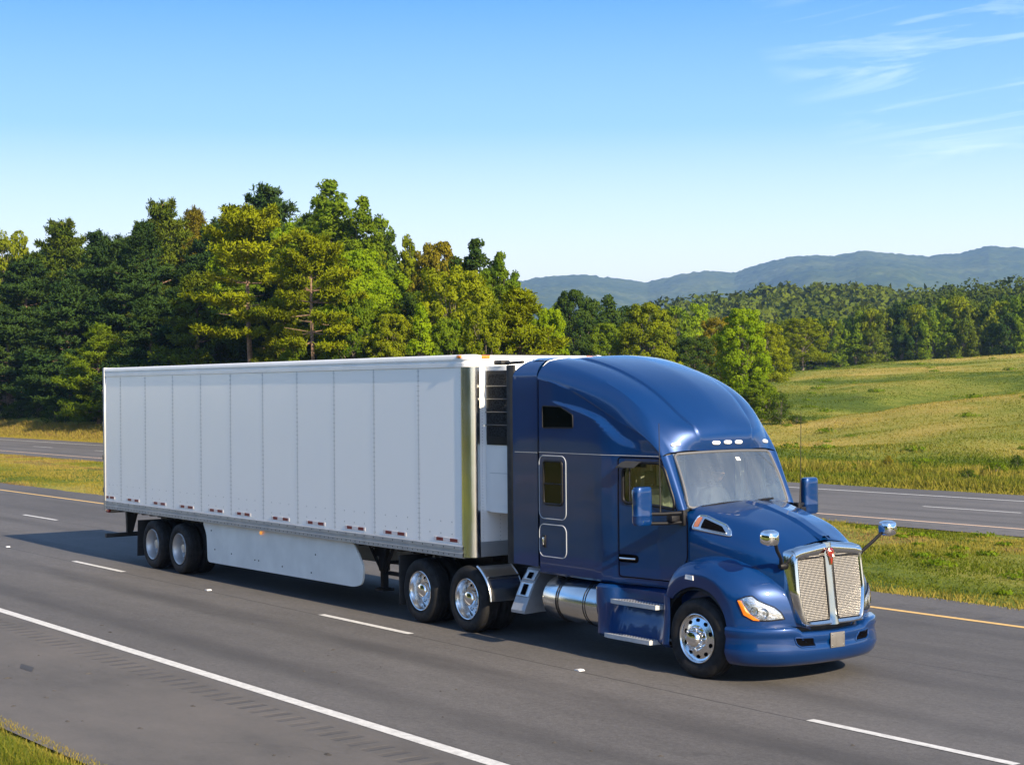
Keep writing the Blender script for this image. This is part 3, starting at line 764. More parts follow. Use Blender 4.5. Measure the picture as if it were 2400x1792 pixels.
hood = MB().grid(H, flip=False); hood.mirror()
HB = BVHTree.FromPolygons([Vector(v) for v in hood.v], hood.f)
ho = hood.build('hood', M['blue'], trk, ang=16)
# cowl below the windscreen
cw = MB(); cw.grid([[(x+dx, y, z) for dx, z in ((-0.03, 2.07), (0.02, 2.045), (0.06, 2.05))] for x, y in [(18.20, .39)]+[(18.275, .86), (18.29, 1.3), (18.275, 1.74)]+[(18.20, 2.21)]])
cw.build('cowl', M['black'], trk)
# centre spear
sp = MB(); sp.grid([[(x, 1.3+d*w, lerp1(x, [18.2, 18.75, 19.28, 19.70], [2.135, 2.075, 1.925, 1.735])+hh) for d, hh in ((-1, -0.014), (-0.55, 0.032), (0.55, 0.032), (1, -0.014))] for x, w in [(q, lerp1(q, [18.3, 19.72], [0.17, 0.09])) for q in np.linspace(18.45, 19.72, 24)]], flip=False)
sp.recalc = True
sp.build('hood_ridge', M['blue'], ho, ang=20)
def hood_pt(x, z, off=0.0):
    h = HB.ray_cast(Vector((x, -1, z)), Vector((0, 1, 0)))
    return (x, (h[0].y if h[0] else 0.4)-off, z)
def hood_panel(poly, off, name, mat, par, mir):
    pl = densify(poly, 0.03); cx = sum(p[0] for p in pl)/len(pl); cz = sum(p[1] for p in pl)/len(pl)
    g = MB().grid([[hood_pt(cx+(x-cx)*t, cz+(z-cz)*t, off) for x, z in pl] for t in np.linspace(1, 0.02, 6)], closed_v=True)
    if mir: g = g.mirrored()
    return g.build(name, mat, par)
for mir in (False, True):
    fn = (lambda m: m.mirrored()) if mir else (lambda m: m)
    VP = round_poly([(18.385, 1.985), (18.47, 1.985), (18.80, 1.885), (18.90, 1.82), (18.935, 1.755), (18.36, 1.825)], 0.03)
    VI = round_poly([(18.485, 1.955), (18.77, 1.868), (18.855, 1.80), (18.86, 1.785), (18.485, 1.835)], 0.02)
    v = hood_panel(VP, 0.012, 'hood_vent', M['chrome'], trk, mir)
    fn(MB().tube([hood_pt(x, z, 0.010) for x, z in densify(VP, 0.03)], 0.012, 8, closed=True)).build('vent_rim', M['chrome'], v)
    hood_panel(VI, 0.020, 'vent_opening', M['dark'], v, mir)
    fn(MB().tube([hood_pt(x, z, 0.018) for x, z in densify(VI, 0.03)], 0.006, 6, closed=True)).build('vent_inner_rim', M['steel'], v)
    hood_panel(round_poly([(18.392, 1.965), (18.45, 1.968), (18.45, 1.85), (18.382, 1.848)], 0.02), 0.019, 'turn_lamp', simple('smoked_amber_lens', (0.32, 0.12, 0.06), 0.15, coat=1.0) if not mir else bpy.data.materials['smoked_amber_lens'], v, mir)

# ------------------------------------------------------------------ fenders
LC = [(18.24, .095, .95), (18.38, .08, 1.055), (18.66, .075, 1.135), (18.93, .085, 1.09), (19.09, .095, .97), (19.165, .105, .84), (19.20, .115, .70)]
BC = [(18.17, .075, .975), (18.29, .062, 1.17), (18.66, .06, 1.30), (19.02, .075, 1.245), (19.22, .10, 1.07), (19.31, .135, .89), (19.335, .145, .70)]
QC = [(18.145, .075, .99), (18.28, .13, 1.31), (18.69, .16, 1.435), (19.14, .20, 1.36), (19.43, .26, 1.13), (19.53, .33, .90), (19.55, .36, .70)]
RC = [(18.13, .12, 1.0), (18.30, .31, 1.37), (18.72, .39, 1.505), (19.19, .45, 1.435), (19.55, .55, 1.20), (19.685, .67, .95), (19.73, .77, .70)]
cur = [cr(c, 48) for c in (LC, BC, QC, RC)]
FG = []
for i in range(48):
    l, b, q, r = (c[i] for c in cur)
    inn = l+np.array([0, 0.10, 0.0])
    row = [inn, l+np.array([0, 0.008, 0])]+list(cr([l, l*0.4+b*0.6+np.array([0, -0.004, 0]), b, q, r, r+(r-q)*0.45+np.array([-0.02, 0, -0.05])], 22))
    FG.append(row)
fen = MB().grid(FG, flip=True)
FB = fen.bvh()
for mir in (False, True):
    fn = (lambda m: m.mirrored()) if mir else (lambda m: m)
    fe = fn(fen).build('fender', M['blue'], trk, ang=40)
    # inner wheel well
    w = MB()
    w.grid([[(18.66+r_*math.cos(q), y_, 0.49+r_*math.sin(q)) for r_, y_ in ((0.60, 0.12), (0.65, 0.14), (0.65, 0.75), (0.05, 0.76))] for q in np.linspace(math.radians(-8), math.radians(188), 36)])
    fn(w).build('wheel_well', M['matte_black'], fe)
    mk = MB(); P_ = []
    for dx, dz in ((-0.075, -0.02), (0.07, -0.028), (0.07, 0.03), (-0.06, 0.035)):
        h = FB.ray_cast(Vector((18.60+dx, -1, 1.245+dz)), Vector((0, 1, 0))); P_.append((18.60+dx, h[0].y-0.012, 1.245+dz))
    mk.add(P_+[(p[0], p[1]+0.03, p[2]) for p in P_], [(3, 2, 1, 0), (0, 1, 5, 4), (1, 2, 6, 5), (2, 3, 7, 6), (3, 0, 4, 7)]); mk.recalc = True
    fn(mk).build('side_marker_lamp', M['marker'], fe, smooth=False)
    # headlight: projected on the fender front from the outer front corner
    d = Vector((-0.72, 0.69, 0)).normalized()
    def fpt(p, off):
        p = Vector(p); h = FB.ray_cast(p-d*0.6, d)
        c = h[0] if h[0] else p
        return c-d*off
    HL = [(19.355, .15, 1.035), (19.44, .20, 1.075), (19.50, .255, 1.085), (19.525, .33, 1.03), (19.57, .42, .985), (19.64, .49, .945), (19.685, .555, .88), (19.70, .60, .80), (19.60, .42, .785), (19.50, .27, .795), (19.42, .185, .86)]
    hl = densify([Vector(p) for p in HL], 0.025); cen = sum((Vector(p) for p in hl), Vector())/len(hl)
    rows = [[fpt(p, -0.004) for p in hl]]+[[fpt(cen+(Vector(p)-cen)*t, 0.012+0.018*(1-t*t)) for p in hl] for t in np.linspace(1, 0.03, 7)]
    bk = MB().grid([[fpt(cen+(Vector(p)-cen)*t, 0.004) for p in hl] for t in np.linspace(1, 0.03, 6)], closed_v=True); bk.recalc = True
    hob = fn(bk).build('headlight', simple('headlight_reflector', (0.78, 0.78, 0.79), 0.14, 0.85, bumps=1.0, bscale=26) if not mir else bpy.data.materials['headlight_reflector'], trk)
    ln_ = MB().grid(rows, closed_v=True)
    fn(ln_).build('headlight_lens', M['lens'], hob)
    bw = MB()
    for py, pz, r in ((0.29, 0.905, 0.050), (0.45, 0.875, 0.062)):
        c = fpt((19.5, py, pz), 0.008); t = Vector((0, 0, 1)); s_ = d.cross(t)
        bw.add([c+t*r*math.cos(q)+s_*r*0.9*math.sin(q) for q in np.linspace(0, 2*PI, 24, endpoint=False)]+[c+d*0.02], [(i, (i+1) % 24, 24) for i in range(24)])
        bw.tube([c-d*0.004+t*r*1.02*math.cos(q)+s_*r*0.92*math.sin(q) for q in np.linspace(0, 2*PI, 24, endpoint=False)], 0.0045, 5, closed=True, mi=1)
        bw.add([c-d*0.006+t*r*0.36*math.cos(q)+s_*r*0.32*math.sin(q) for q in np.linspace(0, 2*PI, 16, endpoint=False)], [tuple(range(16))])
    fn(bw).build('lamp_bowl', [M['rim'], M['alu_dull']], hob)
    sg = MB(); A = [(19.355, .15, 1.03), (19.42, .185, .86), (19.50, .27, .797), (19.545, .335, .79), (19.47, .245, .87), (19.41, .19, .98), (19.39, .175, 1.03)]
    A = A if not mir else [(19.352, .15, 1.03), (19.40, .17, .90), (19.44, .21, .87), (19.40, .18, .98), (19.375, .165, 1.03)]
    a_ = densify([Vector(p) for p in A], 0.02); ac = Vector((19.435, .21, .90)) if not mir else Vector((19.39, .175, .95))
    sg.grid([[fpt(p, 0.0) for p in a_]]+[[fpt(ac+(Vector(p)-ac)*t, 0.024+0.014*(1-t)) for p in a_] for t in np.linspace(1, 0.03, 5)], closed_v=True)
    fn(sg).build('turn_signal', M['amber'], hob)
    rm = MB().tube([fpt(p, 0.006) for p in hl], 0.008, 6, closed=True); fn(rm).build('headlight_rim', M['black'], hob)

# ------------------------------------------------------------------ bumper
plan = cr([(19.195, .085, 0), (19.30, .098, 0), (19.44, .145, 0), (19.60, .27, 0), (19.77, .50, 0), (19.87, .86, 0), (19.90, 1.3, 0)], 44)
def ztop(y): return lerp1(y, [0, .62, .70, .76, 1.3], [.705, .715, .70, .645, .63])
BR = []
for i, q in enumerate(plan):
    t = plan[min(i+1, 43)]-plan[max(i-1, 0)]; n = np.array([t[1], -t[0], 0]); n /= np.linalg.norm(n)
    if i == 43: n = np.array([1., 0, 0])
    zt = ztop(q[1])
    row = []
    for off, z in ((-0.16, zt-0.01), (-0.045, zt), (-0.015, zt-0.008), (-0.002, zt-0.03), (0.0, zt-0.09), (-0.016, zt-0.115), (-0.020, zt-0.15), (0.0, 0.45), (0.006, 0.40), (-0.004, 0.365), (-0.03, 0.30), (-0.075, 0.25), (-0.14, 0.225), (-0.3, 0.23)):
        row.append((q[0]+n[0]*off, q[1]+n[1]*off, z))
    BR.append(row)
bum = MB().grid(BR, flip=True); bum.mirror()
bum.recalc = False
bo = bum.build('bumper', M['blue'], trk, ang=50)
BB = bum.bvh()
def bpt(y, z, off=0.0):
    h = BB.ray_cast(Vector((21, y, z)), Vector((-1, 0, 0)))
    return ((h[0].x if h[0] else 19.9)+off, y, z)
for mir in (False, True):
    fn = (lambda m: m.mirrored()) if mir else (lambda m: m)
    pl = densify(round_poly([(.655, .585), (.90, .575), (.955, .465), (.73, .468), (.675, .50)], 0.02), 0.03); cy, cz = .81, .525
    g = MB().grid([[bpt(cy+(y-cy)*t, cz+(z-cz)*t, 0.003) for y, z in pl] for t in np.linspace(1, 0.05, 4)], closed_v=True); g.recalc = True
    tt = fn(g).build('tow_opening', M['dark'], bo)
    fn(MB().tube([bpt(y, z, 0.002) for y, z in pl], 0.010, 8, closed=True)).build('opening_lip', M['blue'], tt)
pb = MB().box(19.905, 19.917, 1.165, 1.41, .425, .61, 0.004); pb.recalc = True
po = pb.build('number_plate', M['plate'], trk)
sc_ = MB()
for y, z in ((1.19, .45), (1.385, .45), (1.19, .585), (1.385, .585)): sc_.lathe([(0.011, 19.915), (0.009, 19.922), (0, 19.924)], origin=(0, y, z), axis=0, n=10)
sc_.build('screw', M['chrome'], po)
ub = MB(); ub.box(19.3, 19.70, .75, 1.85, .56, .68); ub.box(18.9, 19.5, .7, 1.9, .34, .56); ub.build('front_structure', M['frame'], trk)

# ------------------------------------------------------------------ grille
def gx(z): return lerp1(z, [.6, 1.7], [19.865, 19.735])
go = [(.69, 1.10), (.70, 1.50), (.715, 1.60), (.78, 1.635), (1.05, 1.665), (1.18, 1.69), (1.3, 1.70)]
gb = [(.69, 1.10), (.735, .86), (.775, .74), (.83, .70), (1.0, .69), (1.3, .69)]
half = [(y, z) for y, z in gb[::-1]]+go[1:]
ring = [(y, z) for y, z in half]+[(2.6-y, z) for y, z in half[::-1][1:-1]]
ring = round_poly(ring, 0.05, 3)
gs = MB()
cy, cz = 1.3, 1.17
def scl(p, ty, tz): return (cy+(p[0]-cy)*ty, cz+(p[1]-cz)*tz)
rows = []
for ty, tz, dx in ((1.03, 1.0, -0.22), (1.03, 1.0, -0.13), (1.02, 1.0, -0.05), (0.995, 0.992, -0.012), (0.965, 0.972, 0.012), (0.93, 0.94, 0.018), (0.905, 0.91, 0.006), (0.885, 0.88, -0.02)):
    rows.append([(gx(z)+dx, y, z) for y, z in [scl(p, ty, tz) for p in ring]])
gs.grid(rows, closed_v=True)
# thick chrome top beam, centre post, bottom sill
tbm = [(y, lerp1(y, [.72, .80, 1.05, 1.2, 1.3], [1.60, 1.63, 1.658, 1.675, 1.68])) for y in np.linspace(.72, 1.3, 14)]
gs.grid([[(gx(z)-0.06, y, z+0.022), (gx(z)-0.005, y, z+0.012), (gx(z)+0.022, y, z-0.02), (gx(z)+0.03, y, z-0.07), (gx(z)+0.012, y, z-0.112), (gx(z)-0.02, y, z-0.118)] for y, z in tbm+[(2.6-y, z) for y, z in tbm[::-1][1:]]])
gs.grid([[(gx(z)-0.03, 1.3+d*w*1.0, z) if k in (0, 6) else (gx(z)+hh, 1.3+d*w, z) for k, (d, hh) in enumerate(((-1, 0), (-.95, 0.0), (-.6, 0.02), (0, 0.035), (.6, 0.02), (.95, 0.0), (1, 0)))] for z, w in [(q, lerp1(q, [.70, .80, 1.1, 1.68], [.10, .065, .058, .07])) for q in np.linspace(.70, 1.69, 24)]], flip=True, mi=1)
gs.grid([[(gx(z)+hh, y, z) for z, hh in ((.70, -0.03), (.705, 0.0), (.725, 0.016), (.752, 0.0), (.755, -0.03))] for y in np.linspace(.80, 1.80, 10)], flip=True)
gs.recalc = True
gro = gs.build('grille', [M['satin'], simple('dark_reflection_chrome', (0.40, 0.40, 0.39), 0.10, 1.0)], trk, ang=40)  # centre post chrome darkened to stand in for reflected trees and grass
for mir in (False, True):
    fn = (lambda m: m.mirrored()) if mir else (lambda m: m)
    m_ = MB(); m_.grid([[(gx(z)-0.012, y0+(1.245-y0)*t, z) for t in np.linspace(0, 1, 4)] for z, y0 in [(q, lerp1(q, [.75, 1.1, 1.55], [.79, .725, .71])) for q in np.linspace(.75, 1.56, 6)]])
    m_.recalc = True
    gm = fn(m_).build('grille_mesh', M['mesh'], gro)
    e = [(gx(z)+0.0, y, z) for y, z in densify(round_poly([(.80, .765), (1.225, .765), (1.235, 1.53), (.725, 1.505), (.735, 1.1)], 0.035), 0.04)]
    fn(MB().tube(e, 0.008, 6, closed=True)).build('mesh_frame', M['black'], gm)
em = MB()
def oval(s, x, yc=1.3, zc=1.565): return [(x, yc+0.052*s*math.cos(q), zc+0.062*s*math.sin(q)) for q in np.linspace(0, 2*PI, 24, endpoint=False)]
em.grid([oval(1.0, gx(1.56)+0.02), oval(1.0, gx(1.56)+0.05), oval(0.8, gx(1.56)+0.056), oval(0.05, gx(1.56)+0.057)], closed_v=True); em.recalc = True
eo = em.build('badge', M['emblem'], gro)
er = MB().tube(oval(1.02, gx(1.56)+0.05), 0.007, 6, closed=True); er.tube(oval(0.55, gx(1.56)+0.058), 0.004, 6, closed=True)
er.prism([(1.262, 1.52), (1.338, 1.52), (1.322, 1.415), (1.278, 1.415)], 0, gx(1.5)+0.02, gx(1.45)+0.042)
er.build('badge_rim', simple('copper_chrome', (0.62, 0.38, 0.30), 0.15, 1.0), eo)
mb = MB().prism([(1.282, 1.50), (1.318, 1.50), (1.308, 1.435), (1.292, 1.435)], 0, gx(1.45)+0.03, gx(1.45)+0.048); mb.build('badge_tail', M['emblem'], eo)

# ------------------------------------------------------------------ mirrors
for mir in (False, True):
    fn = (lambda m: m.mirrored()) if mir else (lambda m: m)
    R = []
    yc_, xc_ = -0.195, 18.0
    for z, s_ in ((1.865, 0.60), (1.868, 0.85), (1.885, 0.96), (1.92, 1.0), (1.985, 1.0), (1.99, 1.02), (2.0, 1.0), (2.15, 1.0), (2.28, 0.985), (2.33, 0.95), (2.352, 0.84), (2.358, 0.6)):
        R.append([(xc_+0.085*s_*(abs(math.cos(q))**0.6)*np.sign(math.cos(q))*(1.0 if math.cos(q) > 0 else 0.55), yc_+0.135*s_*(abs(math.sin(q))**0.65)*np.sign(math.sin(q)), z) for q in np.linspace(0, 2*PI, 28, endpoint=False)])
    b = MB().grid(R, closed_v=True); b.add(R[0], [tuple(range(28))]); b.add(R[-1], [tuple(range(28))[::-1]]); b.recalc = True
    mo = fn(b).build('side_mirror', M['blue'], trk, ang=40)
    gl = MB().box(17.948, 17.956, -0.31, -0.08, 1.9, 2.32, 0.003); fn(gl).build('mirror_glass', M['chrome'], mo)
    ar = MB()
    for z0, z1, r in ((2.005, 2.02, 0.024), (1.885, 1.90, 0.022)):
        ar.tube([(18.0, -0.08, z0), (18.12, 0.08, z0), (18.27, 0.285, z1)], r, 8)
    ar.box(18.20, 18.30, 0.24, 0.31, 1.86, 2.05, 0.01)
    ar.box(18.13, 18.24, 0.10, 0.24, 1.91, 1.985, 0.01)
    fn(ar).build('mirror_arm', M['black'], mo)
    an = MB().tube([(18.075, 0.05, 2.02), (18.075, 0.05, 2.06), (18.08, 0.04, 2.5), (18.085, 0.03, 3.15 if not mir else 3.25)], [0.012, 0.010, 0.0055, 0.004], 6)
    an.lathe([(0.012, 2.31), (0.012, 2.325)], origin=(18.078, 0.045, 0), axis=2, n=8)
    fn(an).build('antenna', simple('dark_metal_rod', (0.06, 0.055, 0.05), 0.35, 0.8) if not mir else bpy.data.materials['dark_metal_rod'], mo)
    # hood mirror
    R = []
    xc_, yc_, zc_ = 19.80, 0.265, 1.805
    for a, s_ in ((-0.075, 0.62), (-0.07, 0.90), (-0.03, 1.0), (0.03, 0.98), (0.07, 0.85), (0.09, 0.55), (0.096, 0.1)):
        R.append([(xc_+a, yc_+0.105*s_*(abs(math.cos(q))**0.6)*np.sign(math.cos(q)), zc_+0.098*s_*(abs(math.sin(q))**0.6)*np.sign(math.sin(q))) for q in np.linspace(0, 2*PI, 28, endpoint=False)])
    b = MB().grid(R, closed_v=True); b.recalc = True
    hm = fn(b).build('hood_mirror', M['chrome'], trk, ang=45)
    bkp = MB().add(R[0], [tuple(range(28))]); fn(bkp).build('mirror_glass', M['dark'], hm)
    st = MB().tube([(19.78, 0.37, 1.745), (19.72, 0.46, 1.64), (19.66, 0.585, 1.53), (19.62, 0.63, 1.45)], [0.022, 0.022, 0.022, 0.026], 8)
    st.lathe([(0.0, 0.60), (0.03, 0.602), (0.042, 0.63), (0.042, 0.68)], origin=(19.62, 0, 1.43), n=14)
    fn(st).build('mirror_stalk', M['black'], hm)

# ------------------------------------------------------------------ steps, tank, battery box, fenders at the rear
for mir in (False, True):
    fn = (lambda m: m.mirrored()) if mir else (lambda m: m)
    R = []
    for x, ya, yb in ((16.72, .16, .20), (16.74, .07, .10), (16.80, .05, .06), (16.93, .055, .055), (17.02, .10, .07), (17.10, .20, .12), (17.2, .24, .14), (17.6, .25, .15), (17.95, .25, .15), (18.03, .22, .12), (18.07, .10, .07), (18.13, .085, .06), (18.20, .09, .07)):
        R.append([(x, ya+0.25, 1.02), (x, ya+0.06, 1.01), (x, ya, 0.97), (x, ya, .78), (x, (ya+yb)/2+0.01, .62), (x, yb, .42), (x, yb-0.005, .36), (x, yb+0.03, .325), (x, yb+0.3, .32)])
    R = np.array(R); R = np.array([cr(R[:, j], 50) for j in range(9)]).transpose(1, 0, 2)
    sk_ = MB().grid(R, flip=True); so = fn(sk_).build('step_fairing', M['blue'], trk, ang=30)
    for x0, x1, z, yo in ((17.06, 17.98, .835, .035), (16.93, 17.86, .375, .03)):
        s = MB().prism([(x0, yo+0.02), (x0+0.12, yo-0.005), (x1, yo), (x1+0.04, yo+0.17), (x0+0.2, yo+0.17)], 2, z-0.055, z)
        o = fn(s).build('step', M['step'], so, ang=20)
        t = MB().prism([(x0+0.12, yo+0.022), (x1-0.01, yo+0.022), (x1+0.01, yo+0.155), (x0+0.24, yo+0.155)], 2, z+0.001, z+0.006)
        fn(t).build('step_tread', M['tread'], o, smooth=False)
    tk = MB(); tk.lathe([(0.0, 15.515), (0.24, 15.515), (0.285, 15.535), (0.305, 15.57), (0.305, 16.70), (0.285, 16.735), (0.0, 16.76)], origin=(0, 0.365, 0.685), axis=0, n=56)
    to = fn(tk).build('fuel_tank', M['steel'], trk)
    for x in (15.86, 15.905, 16.46, 16.505): fn(MB().lathe([(0.304, x-0.009), (0.312, x-0.006), (0.312, x+0.006), (0.304, x+0.009)], origin=(0, 0.365, 0.685), axis=0, n=56)).build('tank_strap', M['black'], to)
    cp = MB().lathe([(0.05, 0.0), (0.05, 0.05), (0.0, 0.055)], origin=(15.68, 0.30, 0.965), axis=2, n=18); fn(cp).build('filler_cap', M['black'], to)
    bx = MB(); bx.prism([(.40, 1.035), (.62, 1.05), (.75, 1.0), (.75, .44), (.09, .42), (.09, .46), (.28, .86)], 0, 14.775, 15.10)
    bxo = fn(bx).build('battery_box', M['box'], trk, ang=20)
    for i, (za, zb) in enumerate(((.88, 1.00), (.655, .84))):
        def fy(z): return lerp1(z, [.46, .86, 1.035], [.09, .28, .40])
        q = MB().add([(14.81, fy(za)-0.012, za), (15.065, fy(za)-0.012, za), (15.065, fy(zb)-0.012, zb), (14.81, fy(zb)-0.012, zb)], [(0, 1, 2, 3)])
        q.tube([(14.80, fy(za)-0.008, za), (15.075, fy(za)-0.008, za), (15.075, fy(zb)-0.008, zb), (14.80, fy(zb)-0.008, zb)], 0.010, 6, closed=True)
        p_ = fn(q).build('box_panel', M['alu'], bxo, smooth=False)
        q = MB().add([(14.88, fy(za+.02)-0.02, za+.02), (14.99, fy(za+.02)-0.02, za+.02), (14.99, fy(zb-.02)-0.02, zb-.02), (14.88, fy(zb-.02)-0.02, zb-.02)], [(0, 1, 2, 3)])
        fn(q).build('step_hole', M['dark'], bxo, smooth=False)
    q = MB().add([(14.80, .105, .47), (15.07, .105, .47), (15.07, .17, .62), (14.80, .17, .62)], [(0, 1, 2, 3)]); fn(q).build('step_opening', M['matte_black'], bxo, smooth=False)
    # quarter fender over the front drive tyre
    R = []
    for a in np.linspace(math.radians(2), math.radians(62), 14):
        r = 0.60; R.append([(13.68+r*math.cos(a)*1.06, y, 0.50+r*math.sin(a)*0.95) for y in np.linspace(0.06, 0.66, 4)])
    qf = MB().grid(R); qf.grid([[(x-0.025, y, z-0.012) for x, y, z in r] for r in R], flip=True)
    qf.tube([r[0] for r in R], 0.018, 8); qf.tube([r[-1] for r in R], 0.012, 6)
    qf.tube([(14.19, 0.1, 0.86), (14.19, 0.66, 0.86)], 0.014, 6)
    qf.build('quarter_fender', M['steel'], trk) if not mir else qf.mirrored().build('quarter_fender', M['steel'], trk)
    mf = MB().box(11.80, 11.83, 0.06, 0.68, 0.22, 1.0, 0.004); fn(mf).build('mud_flap', M['matte_black'], trk)
ch = MB()
for y in (0.87, 1.63): ch.box(11.6, 19.0, y, y+0.10, 0.78, 1.02)
ch.box(12.4, 13.7, 0.75, 1.85, 1.02, 1.10); ch.box(14.0, 15.0, 0.8, 1.8, 0.6, 0.95); ch.box(15.4, 18.4, 0.62, 1.98, 0.55, 1.05)
ch.tube([(18.68, 0.3, 0.5), (18.68, 2.3, 0.5)], 0.07, 10); ch.box(18.4, 19.2, 0.9, 1.7, 0.45, 1.0)
for x in (12.395, 13.68): ch.tube([(x, 0.15, 0.496), (x, 2.45, 0.496)], 0.09, 12)
ch.build('chassis', M['frame'], trk)
dw = wheel_parts(trk, (12.395, 0.07, 0.496), True, 0, 'drive')
wheel_copy(dw, trk, (13.68, 0.07, 0.496))
for x in (12.395, 13.68): wheel_copy(dw, trk, (x, 2.53, 0.496), True)
sw = wheel_parts(trk, (18.67, 0.105, 0.496), False, math.radians(2.0), 'steer')
fw = wheel_copy(sw, trk, (18.67, 2.495, 0.496), True); fw.rotation_euler.z = PI+math.radians(2)

# cab interior: dashboard, seats, steering wheel
da = MB(); da.grid([[(x, y, z) for x, z in ((18.24, 2.0), (17.95, 2.03), (17.83, 1.98), (17.80, 1.6), (17.95, 1.3))] for y in np.linspace(0.42, 2.18, 6)])
da.build('dashboard', M['dash'], trk)
for y in (0.75, 1.85):
    s = MB(); s.box(16.95, 17.50, y-0.26, y+0.26, 1.50, 1.66, 0.05); s.box(16.90, 17.06, y-0.25, y+0.25, 1.62, 2.28, 0.05); s.box(16.92, 17.03, y-0.14, y+0.14, 2.30, 2.48, 0.04); s.box(17.0, 17.4, y-0.18, y+0.18, 1.12, 1.5)
    s.build('seat', M['seat'], trk)
w = MB(); nrm = Vector((-0.86, 0, 0.5)).normalized(); a = Vector((0, 1, 0)); b = nrm.cross(a); c = Vector((17.70, 1.85, 1.93))
w.tube([c+(a*math.cos(q)+b*math.sin(q))*0.22 for q in np.linspace(0, 2*PI, 32, endpoint=False)], 0.016, 8, closed=True)
w.tube([c-a*0.21, c+a*0.21], 0.018, 6); w.tube([c, c+Vector((0.2, 0, -0.12))], 0.03, 8)
w.build('steering_wheel', M['black'], trk)

# ------------------------------------------------------------------ driver (one continuous skinned body)
def driver():
    r = thing('person', 'driver in a dark shirt holding the steering wheel behind the windscreen', 'person', (17.15, 1.85, 1.66))
    V = [(17.10, 1.85, 1.74), (17.08, 1.85, 1.95), (17.10, 1.85, 2.16), (17.13, 1.85, 2.26), (17.16, 1.85, 2.33),
         (17.11, 1.66, 2.15), (17.20, 1.60, 1.92), (17.46, 1.68, 1.93), (17.11, 2.04, 2.15), (17.20, 2.10, 1.92), (17.46, 2.02, 1.93),
         (17.15, 1.76, 1.72), (17.56, 1.72, 1.74), (17.66, 1.72, 1.36), (17.15, 1.94, 1.72), (17.56, 1.98, 1.74), (17.66, 1.98, 1.36)]
    E = [(0, 1), (1, 2), (2, 3), (3, 4), (2, 5), (5, 6), (6, 7), (2, 8), (8, 9), (9, 10), (0, 11), (11, 12), (12, 13), (0, 14), (14, 15), (15, 16)]
    R = [(.14, .11), (.155, .11), (.15, .10), (.055, .055), (.05, .05), (.065, .065), (.05, .05), (.037, .037), (.065, .065), (.05, .05), (.037, .037), (.09, .08), (.075, .07), (.06, .06), (.09, .08), (.075, .07), (.06, .06)]
    me = bpy.data.meshes.new('body'); me.from_pydata([tuple(Vector(v)-r.location) for v in V], E, [])
    o = bpy.data.objects.new('body', me); COL.objects.link(o); o.parent = r; me.materials.append(M['cloth_dark'])
    o.modifiers.new('skin', 'SKIN'); s = o.modifiers.new('sub', 'SUBSURF'); s.levels = s.render_levels = 2
    for i, q in enumerate(R): me.skin_vertices[0].data[i].radius = q
    me.skin_vertices[0].data[0].use_root = True
    hd = MB()
    c = Vector((17.20, 1.85, 2.43)); Rr = []
    for k in range(15):
        t = -1+2*k/14; z = t*0.125; row = []
        w = math.sqrt(max(0, 1-t*t)); 
        for q in np.linspace(0, 2*PI, 24, endpoint=False):
            x = 0.098*w*math.cos(q); y = 0.078*w*math.sin(q)
            if t < -0.2: y *= 1-0.28*(-t-0.2); x *= 1-0.1*(-t-0.2)
            if math.cos(q) > 0.86 and -0.35 < t < 0.12: x += 0.024*(1-abs(t+0.15)/0.3 if abs(t+0.15) < 0.3 else 0)
            if 0.4 < math.cos(q) < 0.85 and 0.0 < t < 0.25: x -= 0.008
            row.append(c+Vector((x+0.012*(-t), y, z)))
        Rr.append(row)
    hd.grid(Rr, closed_v=True); hd.recalc = True
    for s_ in (-1, 1):
        hd.lathe([(0.0, 0.0), (0.026, 0.004), (0.03, 0.014), (0.012, 0.018)], origin=(17.195, 1.85+s_*0.074-0.006, 2.43), n=12)
    ho_ = hd.build('head', M['skin'], r)
    ha = MB(); Rr = []
    for k in range(9):
        t = 0.12+0.90*k/8; t = min(t, 0.999); w = math.sqrt(1-t*t)
        Rr.append([c+Vector((0.106*w*math.cos(q)-0.008, 0.086*w*math.sin(q), 0.135*t)) for q in np.linspace(0, 2*PI, 24, endpoint=False)])
    ha.grid(Rr, closed_v=True); ha.recalc = True
    ha.build('hair', M['hair'], r)
    for s_ in (-1, 1):
        hn = MB(); hc = Vector((17.53, 1.85+s_*0.17, 1.95))
        hn.box(hc.x-0.07, hc.x+0.03, hc.y-0.04, hc.y+0.04, hc.z-0.015, hc.z+0.018, 0.014)
        for f in range(4):
            y = hc.y-0.030+f*0.020; l = (0.065, 0.075, 0.07, 0.055)[f]
            hn.tube([(hc.x+0.02, y, hc.z), (hc.x+0.02+l*0.6, y, hc.z+0.022), (hc.x+0.02+l, y, hc.z-0.004), (hc.x+0.02+l*0.8, y, hc.z-0.03)], [0.010, 0.0095, 0.009, 0.008], 8)
        hn.tube([(hc.x-0.02, hc.y-s_*0.035, hc.z), (hc.x+0.03, hc.y-s_*0.062, hc.z+0.005), (hc.x+0.06, hc.y-s_*0.062, hc.z-0.01)], [0.012, 0.011, 0.009], 8)
        hn.recalc = True
        hn.build('hand', M['skin'], r)
driver()
